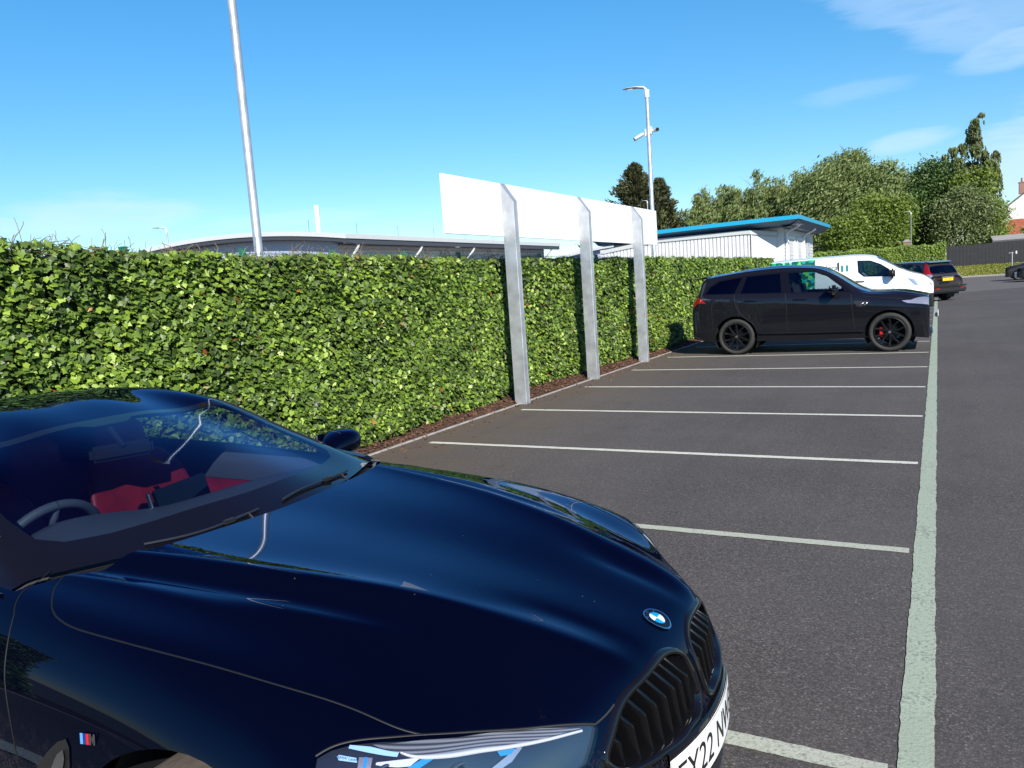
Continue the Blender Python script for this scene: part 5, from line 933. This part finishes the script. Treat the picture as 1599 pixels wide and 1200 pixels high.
# ---------------- dark boarded fence ----------------
fe=thing('boarded_fence','tall dark boarded fence on the grass bank, closing the far end of the car park','fence',(.75,85,.85))
b=MB(); 
for i in range(120): x=i*.15; b.box((x+.07,.0 if i%2 else .012,1.02+.012*math.sin(i*.31)+.01*i*.15),(.165,.02,2.04+.024*math.sin(i*.31)),bev=.0)
b.build('fence_boards','fence_dark',fe)
b=MB()
for i in range(8): b.box((i*2.45,.07,1.05),(.10,.10,2.2))
b.box((9,.05,.35),(18,.04,.08)); b.box((9,.05,1.7),(18,.04,.08)); b.build('fence_post','fence_dark',fe)
b=MB(); 
for i in range(26): b.box((.0 if i%2 else .012,.2+i*.15,1.0),(.02,.165,2.0))
b.build('fence_return','fence_dark',fe)
sd=thing('shed','low shed with a flat grey felt roof just behind the dark fence','shed',(6.6,89,1)); b=MB(); b.box((4,2,1.05),(11,4,2.1)); b.build('wall','render_white',sd); b=MB(); b.prism([(-.3,2.0),(-.3,2.15),(4.3,2.75),(4.3,2.6)],-1.9,9.8,axis='x'); b.build('roof','felt_grey',sd)
b=MB(); b.box((3.9,-.32,2.10),(11.8,.06,.16)); b.build('gutter','slate',sd)
# ---------------- far hedge and brick pier ----------------
fh=thing('clipped_hedge','clipped green hedge beyond the van, in front of the tall trees','hedge',(0,77.5,0))
n=30000; y=rng.uniform(0,1.1,n); x=rng.uniform(-13.5,.6,n); z=rng.uniform(.1,3.05,n)+.06*np.sin(x*1.9)+.05*np.sin(x*4.3); top=rng.random(n)<.25; z=np.where(top,3.02+.07*np.sin(x*1.9)+.06*np.sin(x*4.3)+rng.normal(0,.05,n)+.03*(x<-6),z); y=np.where(top,y,rng.normal(0,.06,n)+.05*np.sin(x*3+z*2))
c=np.stack([x,y,z],1); nn=np.stack([rng.normal(.2,.5,n),np.full(n,-.8),np.abs(rng.normal(.5,.4,n))],1); tp=rng.normal(size=(n,3)); V,T,k=leaves(c,nn,tp,rng.uniform(.09,.17,n),LEAF_S,LTRI_S); me=rawmesh('foliage',V,T); set_tone(me,np.clip(.5+.25*rng.normal(size=n)+.15*np.sin(x*2.1+z),0,1),k); link('foliage',me,'hedge_leaf',fh,False)
b=MB(); b.box((-6.45,.62,1.5),(14.0,1.05,2.9)); b.build('dark_backing','backing',fh)
pi_=thing('brick_pier','short brick gate pier with a pale stone cap, rising over the far hedge','pier',(-2.45,79.4,0)); b=MB(); b.box((0,0,1.75),(.56,.56,3.5)); b.build('shaft','brickwork',pi_); b=MB(); b.box((0,0,3.55),(.66,.66,.10)); b.prism([(-.3,3.60),(.3,3.60),(.1,3.75),(-.1,3.75)],-.25,.25); b.build('cap','kerb_stone',pi_)
sp=thing('post_sign','small white-headed sign post seen end-on before the dark fence','sign',(5.35,76,0)); b=MB(); b.tube([(0,0,0),(0,0,1.95)],.035,10); b.tube([(-.25,0,1.86),(.22,0,1.86)],.025,8); b.build('post','galvanised',sp); b=MB(); b.box((.27,0,1.88),(.10,.35,.24),bev=.02); b.build('sign_plate','white_board',sp)
# ---------------- white house at the right ----------------
hs=thing('white_house','white rendered house with a steep gable and brick chimney at the right edge','house',(7.6,128,1.5))
b=MB(); b.prism([(-.35,0),(8.5,0),(8.5,4.2),(3.2,8.75),(-.35,6.0)],0,9); b.build('wall','render_white',hs)
b=MB(); b.prism([(-.6,5.95),(3.2,9.0),(3.2,8.78),(-.6,5.72)],-.25,9.2); b.prism([(3.2,9.0),(9.0,4.0),(9.0,3.78),(3.2,8.78)],-.25,9.2); rf=b.build('roof','slate',hs)
b=MB(); b.box((2.5,1.0,9.2),(.62,.9,1.5)); b.box((2.5,1.0,9.98),(.74,1.0,.12)); b.build('chimney','brickwork',rf); b=MB(); b.lathe([(.11,10.0),(.13,10.1),(.10,10.55),(.13,10.6)],12,axis='z',c=(2.5,1.0,0)); b.build('chimney_pot','brick',rf)
ou=thing('tiled_outbuilding','low outbuilding with a hipped red pantile roof before the white house','outbuilding',(8.3,118,1.3)); b=MB(); b.box((1.2,2,1.2),(5.8,4,2.4)); b.build('wall','brickwork',ou)
b=MB(); V=[(-2.0,-.3,2.35),(4.4,-.3,2.35),(4.4,4.3,2.35),(-2.0,4.3,2.35),(-.3,2.0,4.95),(1.3,2.0,4.95)]; b.add(V,[(0,1,5,4),(1,2,5),(2,3,4,5),(3,0,4)]); b.build('roof','roof_tile',ou)
# ---------------- left industrial unit with curved roof ----------------
lu=thing('curved_roof_unit','long low industrial unit with curved roof, lilac gable and white ribbed side, behind the ivy','building',(-22,25.2,0))
D,Wd=19.4,15.0
def rz(x): return 4.42+.62*(1-((x+Wd/2)/(Wd/2+.8))**2)   # roof height across the unit (x from -15 to 0)
xs=np.linspace(-Wd-.8,.9,40); b=MB(); b.add([(x,0,0) for x in (-Wd,0)]+[(x,0,rz(x)-.22) for x in np.linspace(0,-Wd,30)],[tuple(range(32))]); b.build('gable_wall','lilac_metal',lu)
b=MB(); nrib=24; zz=np.linspace(0,4.1,nrib*4+1); b.grid([[(.0+.02*(1 if (i//2)%2 else 0),y,z) for i,z in enumerate(zz)] for y in (0,D)]); b.add([(-Wd,0,0),(-Wd,D,0),(-Wd,D,4.1),(-Wd,0,4.1)],[(0,1,2,3)]); b.add([(-Wd,D,0),(0,D,0)]+[(x,D,rz(x)-.22) for x in np.linspace(0,-Wd,20)],[tuple(range(22))]); b.build('side_wall','white_metal',lu)
b=MB(); b.grid([[(x,y,rz(x)) for x in xs] for y in (-.55,D+.5)]); b.grid([[(x,y,rz(x)-.16) for x in xs] for y in (-.55,D+.5)]); b.grid([[(x,-.55,rz(x)+.012) for x in xs],[(x,-.56,rz(x)-.17) for x in xs]]); b.grid([[(x,D+.5,rz(x)) for x in xs],[(x,D+.5,rz(x)-.16) for x in xs]]); b.box((.9,D/2,rz(.9)-.07),(.05,D+1.1,.19)); rf=b.build('roof','fascia_pale',lu)
b=MB(); b.grid([[(x,-.52,rz(x)-.171) for x in xs],[(x,-.50,rz(x)-.33) for x in xs],[(x,-.02,rz(x)-.36) for x in xs]]); b.box((.80,D/2,rz(.9)-.27),(.16,D+1.0,.20)); b.box((.40,D/2,rz(.9)-.26),(.80,D+.9,.05)); b.build('soffit','eave_shade_vent',lu)  # soffit darkened: shadow under the roof edge put into its colour
b=MB()
for y in (.35,4.9,9.6,13.9,18.9):
    b.tube([(.80,y,4.02),(.70,y,3.85),(.25,y-.0,3.45),(.12,y,3.30),(.12,y,.2)],.065,8)
b.build('downpipe','white_plastic',lu)
b=MB()
for y in (1.0,10.3,16.0): b.box((.14,y,3.42),(.2,.26,.16),bev=.03); b.tube([(.02,y,3.5),(.12,y,3.47)],.03,6)
b.build('floodlight','silver',lu)
b=MB(); b.lathe([(.10,4.2),(.13,6.5),(.11,6.55),(.09,6.56)],14,axis='z',c=(-5.2,4.6,0)); b.build('flue','white_metal',lu)
b=MB(); b.box((-3.1,-.03,3.75),(.32,.05,.42)); b.build('wall_vent','eave_shade_vent',lu)
b=MB()
for y in np.arange(.5,D,3.2): b.tube([(-2,y,rz(-2)),(-2,y,rz(-2)+.55)],.012,5)
b.build('roof_stanchion','silver',lu)
# second curved unit farther back
mu=thing('far_curved_unit','distant curved-roof unit seen low between the sign posts','building',(-27.5,58,0)); b=MB(); r2=lambda x: 3.9+.85*(1-((x-7)/7.6)**2)
xs=np.linspace(-.6,14.6,30); b.add([(14,0,0),(0,0,0)]+[(x,0,r2(x)-.2) for x in np.linspace(0,14,24)],[tuple(range(26))]); b.add([(14,0,0),(14,9,0),(14,9,3.5),(14,0,3.5)],[(0,1,2,3)]); b.build('wall','lilac_metal',mu); b=MB(); b.grid([[(x,y,r2(x)) for x in xs] for y in (-.4,9)]); b.grid([[(x,-.4,r2(x)) for x in xs],[(x,-.4,r2(x)-.22) for x in xs]]); b.grid([[(x,y,r2(x)-.22) for x in xs] for y in (-.4,9)]); b.build('roof','fascia_pale',mu)
# ---------------- white ribbed building with blue roof edge ----------------
bu=thing('ribbed_unit','white ribbed metal building with a bright blue roof edge, beyond the end of the ivy','building',(-7,42.4,0))
BW,BD=9.4,10.6
b=MB(); b.box((-BW/2,BD/2,1.97),(BW,BD,3.94)); b.build('wall','white_metal',bu)
b=MB()
for i in range(21): z=.2+i*.18; b.box((.012,BD/2,z),(.022,BD-.02,.10),bev=.008)
b.build('horizontal_cladding','white_metal',bu)
ba=-1.05   # lean-to with vertical ribs in front of the side wall
b=MB(); P=[]; x=-BW-.4; 
while x<-1.55:
    P+= [(x,ba),(x+.150,ba),(x+.155,ba+.06),(x+.195,ba+.06),(x+.20,ba)]; x+=.20
P+=[(-1.5,ba),(-.38,-.02)]
def at_(x): return 3.36+.34*min(1,max(0,(x+9.6)/3.2))-.20*min(1,max(0,(x+1.6)/1.2))
b.grid([[(x,y,0) for x,y in P],[(x,y,at_(x)) for x,y in P]]); b.build('ribbed_wall','white_metal',bu)
b=MB(); xs=list(np.linspace(-BW-.4,-1.45,30))+[-.30]; ys=[ba-.06]*30+[-.10]; b.grid([[(x,y,at_(x)+.0) for x,y in zip(xs,ys)],[(x,y-.015,at_(x)+.20) for x,y in zip(xs,ys)],[(x,.0,at_(x)+.30) for x,y in zip(xs,ys)]]); b.build('lean_to_roof','fascia_pale',bu)
b=MB(); rzb=lambda x: 4.40-.0012*(x-1)**2
xs=np.linspace(-BW-.6,1.0,30); b.grid([[(x,y,rzb(x)) for x in xs] for y in (-1.5,BD+.6)]); b.grid([[(x,-1.5,rzb(x)) for x in xs],[(x,-1.5,rzb(x)-.20) for x in xs]]); b.add([(1.0,-1.5,rzb(1)),(1.0,BD+.6,rzb(1)),(1.0,BD+.6,rzb(1)-.20),(1.0,-1.5,rzb(1)-.20)],[(0,1,2,3)]); rf=b.build('roof','roof_blue',bu)
b=MB(); b.grid([[(x,-1.49,rzb(x)-.202) for x in xs],[(x,-.9,rzb(x)-.42) for x in xs],[(x,-.0,rzb(x)-.45) for x in xs]]); b.add([(.99,-1.49,rzb(1)-.202),(.99,BD+.6,rzb(1)-.202),(.45,BD+.5,rzb(1)-.50),(.45,-.9,rzb(1)-.50)],[(0,1,2,3)]); b.add([(.45,BD+.5,rzb(1)-.50),(.45,-.9,rzb(1)-.50),(.0,-.9,rzb(1)-.52),(.0,BD+.5,rzb(1)-.52)],[(0,1,2,3)]); b.build('soffit','soffit_blue',bu)
b=MB()
for y in (.25,6.2): b.tube([(.75,y,4.0),(.55,y,3.86),(.25,y,3.74),(.10,y,3.62),(.10,y,.2)],.06,8)
b.build('downpipe','white_plastic',bu)
b=MB()
for y in (1.0,4.0): 
    for q in ((0.03,y,3.45,.10,.12),(0.03,y+2.0,3.45,.10,.12)): pass
    b.box((.045,y+1.0,3.42),(.10,2.2,.14)); b.box((.045,y-.06,1.7),(.10,.12,3.3)); b.box((.045,y+2.06,1.7),(.10,.12,3.3))
b.build('door_frame','white_plastic',bu)
for y in (1.0,4.0):
    b=MB()
    for i in range(16): b.box((.026,y+1.0,.12+i*.205),(.012,1.98,.19),bev=.004)
    b.build('roller_door','white_metal',bu)
b=MB(); b.box((.045,8.3,2.9),(.03,1.3,1.5)); b.build('notice_board','fascia_pale',bu); b=MB(); b.box((.063,8.3,3.25),(.006,.7,.3)); b.box((.063,8.3,2.6),(.006,.9,.12)); b.build('notice','lilac_metal',bu)
b=MB()
for x,y in ((-10.5,1.5),(-7.6,2.2)): b.tube([(x,y,rzb(x)),(x,y,rzb(x)+.55)],.05,8); b.box((x,y,rzb(x)+.2),(.25,.25,.35))
b.build('roof_vent','silver',rf)
# ---------------- trees ----------------
def cards(c,size,flat=.25,asp=1.0,drop=None,r=rng):
    n=len(c); a=unit(r.normal(size=(n,3))); nn=unit(r.normal(size=(n,3))+np.array([.25,-.45,.55])); a=unit(a-nn*(a*nn).sum(1,keepdims=True)) 
    if drop is not None: a=unit(drop+.35*r.normal(size=(n,3))); nn=unit(nn-a*(a*nn).sum(1,keepdims=True))
    b=np.cross(nn,a); s=size[:,None]; h=.5; 
    V=np.stack([c-a*s*h*asp,c+b*s*h*.62+nn*s*.08,c+a*s*h*asp,c-b*s*h*.62+nn*s*.08],1).reshape(-1,3); return V,np.arange(4*n).reshape(n,4)
def limb(b,p,d,l,r0,r,depth=0):
    P=[Vector(p)]; d=Vector(d).normalized(); k=5
    for i in range(k): d=(d+Vector((r.normal(0,.12),r.normal(0,.12),r.normal(.05,.08)))).normalized(); P.append(P[-1]+d*l/k)
    b.tube([tuple(q) for q in P],[r0*(1-.75*i/k) for i in range(k+1)],6,cap=False)
    if depth<2:
        for i in range(3): 
            q=P[2+i]; e=(d+Vector((r.normal(0,.7),r.normal(0,.7),r.normal(.2,.35)))).normalized(); limb(b,q,e,l*.55,r0*.45,r,depth+1)
def tree(loc,label,blobs,n,leaf,sz,seed,trunk=.22,lean=(0,0),kind='tree',asp=1.5,group='trees beyond the hedge',drop=None,shell=.5,th=None):
    """blobs: (x,y,z,rx,ry,rz) lobes of the crown in the tree's own frame; each lobe breaks into many sprays"""
    r=np.random.default_rng(seed); o=thing(kind,label,'tree',loc,0,group); C=[];T=[];vol=np.array([b[3]*b[5]*b[4] for b in blobs])**.67; vol/=vol.sum()
    for bl,w in zip(blobs,vol):
        m=max(30,int(n*w)); ns=max(6,int(m/38)); u=unit(r.normal(size=(ns,3))); rad=(r.random(ns)**(1/3.))*(1-shell)+shell*r.uniform(.6,1.08,ns); sc=np.array(bl[:3])+u*rad[:,None]*np.array(bl[3:]); st=r.normal(0,.17,ns)
        i=r.integers(0,ns,m); sp=.19*min(bl[3:])+.18; q=sc[i]+r.normal(0,1,(m,3))*sp*np.array([1,1,.75]); C.append(q); T.append(.5+st[i]+r.normal(0,.16,m))
    C=np.concatenate(C);T=np.concatenate(T); s=r.uniform(sz*.6,sz*1.25,len(C)); dv=None if drop is None else np.tile(np.array(drop,float),(len(C),1)); V,F=cards(C,s,asp=asp,drop=dv,r=r)
    me=rawmesh('crown',V,F); set_tone(me,np.clip(T,0,1),4); link('crown',me,leaf,o,False)
    b=MB(); top=max(x[2] for x in blobs); tx=th or top
    P=[(0,0,-.5)]+[(lean[0]*k+r.normal(0,.08),lean[1]*k+r.normal(0,.08),tx*k) for k in (.2,.4,.6,.8,1.0)]; b.tube(P,[trunk*(1-.16*i) for i in range(6)],8)
    for bl in blobs:
        z0=min(max(.25*tx,bl[2]-bl[5]*.9),.8*tx); p=Vector((lean[0]*z0/tx,lean[1]*z0/tx,z0)); d=Vector(bl[:3])-p
        if d.length>.3: limb(b,tuple(p),tuple(d),d.length*1.15,trunk*.38,r)
    b.build('trunk','bark',o,smooth=True); return o
def plume(loc,h,w,label,seed,leaf='willow_leaf',n=11000,lean=.35):
    r=np.random.default_rng(seed); B=[]
    for k in range(7):
        x=r.normal(0,w*.55); y=r.normal(0,w*.5); top=h*(1-.13*abs(x)/w-.10*r.random()); B.append((x+lean*.6,y,top*.52,w*.55,w*.55,top*.36)); B.append((x+lean*1.3+.2,y,top*.84,w*.30,w*.30,top*.17))
    return tree(loc,label,B,n,leaf,.25,seed,.16,(lean,0),asp=1.9,group='willows in a row',drop=(.45,0,.75),th=h*.8)
rowt=[(-33.0,103,11.0,2.2),(-29.6,104,10.6,2.1),(-26.9,100,12.7,1.5),(-24.6,101,12.9,1.5),(-22.4,100,13.2,1.5),(-20.3,101,13.9,1.6),(-18.0,100,13.3,1.6),(-16.0,101,13.9,1.7),(-13.9,100,13.6,1.7)]
wl=['low willow at the left end of the row, half behind the sign board','bushy low willow between the conifers and the tall row','feathery willow above the left part of the blue-edged roof','second feathery willow from the conifers, above the blue-edged roof','upright willow with split top above the blue-edged roof','tall narrow willow peak near the middle of the row','willow just right of the narrow peak, top lower','tall willow left of the big rounded one','willow touching the big rounded one']
for (x,y,h,w),l,s in zip(rowt,wl,range(50,70)): plume((x,y,.6),h,w,l,s)
tree((-10.6,98,.8),'big rounded grey-green willow, broadest tree of the far row',[(0,0,6.6,4.0,3.2,4.6),(-2.4,0,8.6,2.5,2.4,2.9),(1.1,.5,11.4,2.7,2.3,2.3),(2.6,0,9.0,2.2,2.2,3.2),(-.6,-.8,10.4,2.6,2.2,2.4),(2.0,0,12.8,1.3,1.2,1.1),(-3.4,0,5.2,2.0,2.0,3.2)],34000,'willow_leaf',.25,80,.34,(.6,0),asp=1.9,drop=(.5,0,.5))
tree((-5.6,97,.8),'pale willow between the big rounded one and the dark maple',[(0,0,8.2,2.1,1.9,3.0),(-.9,0,10.3,1.2,1.2,1.5),(.9,0,10.5,1.3,1.2,1.6),(.2,0,6.0,2.4,2.0,2.6)],14000,'willow_leaf',.25,81,.24,(.3,0),asp=1.7,drop=(.4,0,.6))
tree((-5.0,92,.8),'leafy bright green tree behind the brick pier',[(0,0,4.8,2.4,2.0,2.6),(-1.4,0,6.4,1.8,1.6,2.0),(1.2,0,6.2,1.6,1.5,1.8),(-.2,-.8,3.4,2.8,1.6,1.6)],17000,'fresh_leaf',.24,82,.22,group='leafy trees behind the hedge')
tree((-8.6,90,.8),'leafy green bush-like tree right of the white building',[(0,0,3.6,1.9,1.5,2.4),(1.0,0,4.8,1.3,1.2,1.6),(-.8,0,4.6,1.2,1.2,1.5)],9000,'fresh_leaf',.23,83,.18,group='leafy trees behind the hedge')
tree((-.9,99,.9),'dark green maple, densest tree left of the drooping birch',[(0,0,7.0,3.4,2.8,3.3),(-1.6,0,8.8,1.9,1.8,1.7),(.2,-.4,10.0,2.0,1.8,1.7),(1.7,0,9.0,1.8,1.8,2.2),(-.4,0,4.2,3.2,2.4,2.4),(-2.7,0,6.6,1.4,1.4,1.6)],30000,'maple_leaf',.28,84,.34,asp=1.15)
tree((2.6,94,.9),'grey-green shrubby tree in front of the birch, above the dark fence',[(-.6,0,4.0,2.6,1.7,2.9),(.9,0,5.4,1.8,1.5,2.3),(-1.8,0,5.4,1.3,1.3,1.7),(-.3,0,6.9,1.3,1.2,1.4)],18000,'bush_leaf',.2,85,.2,asp=1.5)
tree((4.7,95,.9),'small bright green tree at the right of the group, beside the white house',[(0,0,3.7,1.5,1.3,2.5),(.5,0,5.3,.95,.9,1.2),(-.9,0,4.9,1.2,1.1,1.7)],10000,'fresh_leaf',.23,86,.16,group='leafy trees behind the hedge')
tree((3.2,97,.9),'mid green tree below the birch plumes',[(0,0,7.0,1.7,1.5,2.3),(.8,0,8.6,1.2,1.1,1.5),(-.9,0,8.2,1.2,1.1,1.7)],11000,'fresh_leaf',.24,89,.2,group='leafy trees behind the hedge')
# birch with hanging sprays
r=np.random.default_rng(87); bi=thing('birch_tree','tall thin birch with drooping sprays against the sky, tallest tree on the right','tree',(2.9,99,.9)); C=[];T=[];b=MB(); H=15.6
trunkx=lambda z: .55*math.sin(z*.22)+.045*z
b.tube([(trunkx(z),0,z) for z in np.linspace(-.4,H,14)],[.20*(1-.93*i/13) for i in range(14)],8)
CL=[(.95,15.9,.25,.3),(.55,15.2,.38,.7),(.35,14.5,.55,.8),(.15,13.7,.5,1.1),(.75,13.5,.4,1.2),(-1.25,12.4,.5,.9),(-.45,12.7,.62,.9),(.5,12.3,.75,1.1),(1.25,11.7,.5,1.8),(2.05,11.7,.32,1.2),(-1.85,11.9,.3,.8),(1.6,10.6,.6,1.9),(-.8,11.1,.75,1.0),(.3,10.7,.85,1.2),(2.15,9.7,.42,1.7),(1.2,9.3,.7,1.5),(-.5,9.5,.9,1.2),(.4,8.6,.9,1.2),(1.7,8.0,.7,1.3),(-.3,7.4,1.0,1.3),(.7,6.2,1.1,1.2)]
for x,z,rr,dr in CL:
    x*=1.22; rr*=.86
    z0=max(1.5,z-rr-abs(x-trunkx(z))*.8); p=Vector((trunkx(z0),0,z0)); e=Vector((x,r.normal(0,.5),z+.1)); P=[p.lerp(e,k/5)+Vector((0,0,.25*math.sin(PI*k/5))) for k in range(6)]; b.tube([tuple(q) for q in P],[.05*(1-.15*k) for k in range(6)],4,cap=False); yc=e.y; tn=r.normal(.45,.1)
    m=int(420*rr**1.6)+40; u=unit(r.normal(size=(m,3)))*(r.random(m)**.45)[:,None]*rr; C.append(np.array([x,yc,z])+u*np.array([1,.9,.75])); T.append(np.clip(tn+r.normal(0,.16,m),0,1))
    for k in range(int(9+16*rr)):
        q=np.array([x+r.normal(0,rr*.75),yc+r.normal(0,rr*.6),z-r.uniform(-.2,.5)*rr]); ln=dr*r.uniform(.35,1.15); m=int(ln*20)+4; t=r.random(m); C.append(q+np.stack([.12*t*ln+r.normal(0,.045,m),r.normal(0,.045,m),-ln*t],1)); T.append(np.clip(tn-.05+r.normal(0,.14,m),0,1))
C=np.concatenate(C);T=np.concatenate(T); V,F=cards(C,r.uniform(.15,.30,len(C)),asp=1.5,drop=np.tile([0,0,-1.],(len(C),1)),r=r); me=rawmesh('crown',V,F); set_tone(me,T,4); link('crown',me,'birch_leaf',bi,False); b.build('trunk','bark',bi,smooth=True)
# conifers
def conifer(loc,h,w,label,seed,n=9000):
    r=np.random.default_rng(seed); o=thing('conifer_tree',label,'tree',loc,0,'dark conifers behind the sign board'); C=[];T=[];D=[];b=MB(); b.tube([(0,0,-.5),(0,0,h*.97)],[.3,.03],8)
    nb=int(n/46)
    for i in range(nb):
        t=r.random()**.8; z=h*(.06+.93*t); L_=w*((1-t)**.9)*r.uniform(.5,1.15)+.12; az=r.uniform(0,2*PI); d=Vector((math.cos(az),math.sin(az),.22+.35*t)); m=46; q=r.random(m)**.7; c=np.array([0,0,z])+np.outer(q*L_,np.array(d))+r.normal(0,.16,(m,3))*np.array([1,1,.8]); C.append(c); T.append(np.clip(.42+.18*r.normal()+.14*r.normal(size=m),0,1)); D.append(np.tile(np.array(d)+[0,0,.3],(m,1)))
        if i%4==0: b.tube([(0,0,z),tuple(Vector((0,0,z))+d*L_*.8)],[.05,.015],4,cap=False)
    C=np.concatenate(C);T=np.concatenate(T);D=np.concatenate(D); V,F=cards(C,r.uniform(.2,.4,len(C)),asp=1.7,drop=D,r=r); me=rawmesh('crown',V,F); set_tone(me,T,4); link('crown',me,'conifer_leaf',o,False); b.build('trunk','bark',o,smooth=True)
conifer((-35.9,102,.5),17.0,9.0,'tall dark conifer behind the sign board, broader of the pair',90,22000); conifer((-32.9,103,.5),14.6,6.8,'dark conifer right of the tall lamp post',91,17000); conifer((-28.6,106,.5),12.2,1.7,'small pointed conifer tip showing above the willows',92,3500)
tree((-41.5,100,.3),'low green trees peeping under the sign board between its posts',[(0,0,3.2,3.6,2,2.4),(3.6,0,3.6,3.2,2,2.6),(7.0,0,4.2,3.0,2,3.0)],12000,'fresh_leaf',.28,93,.2,group='leafy trees behind the hedge')
tree((13.5,108,1),'green tree behind the white house outbuilding',[(0,0,3.2,3.4,2,2.4),(-3.6,0,2.6,2.0,1.4,1.6)],4000,'fresh_leaf',.36,94,.2,group='leafy trees behind the hedge')
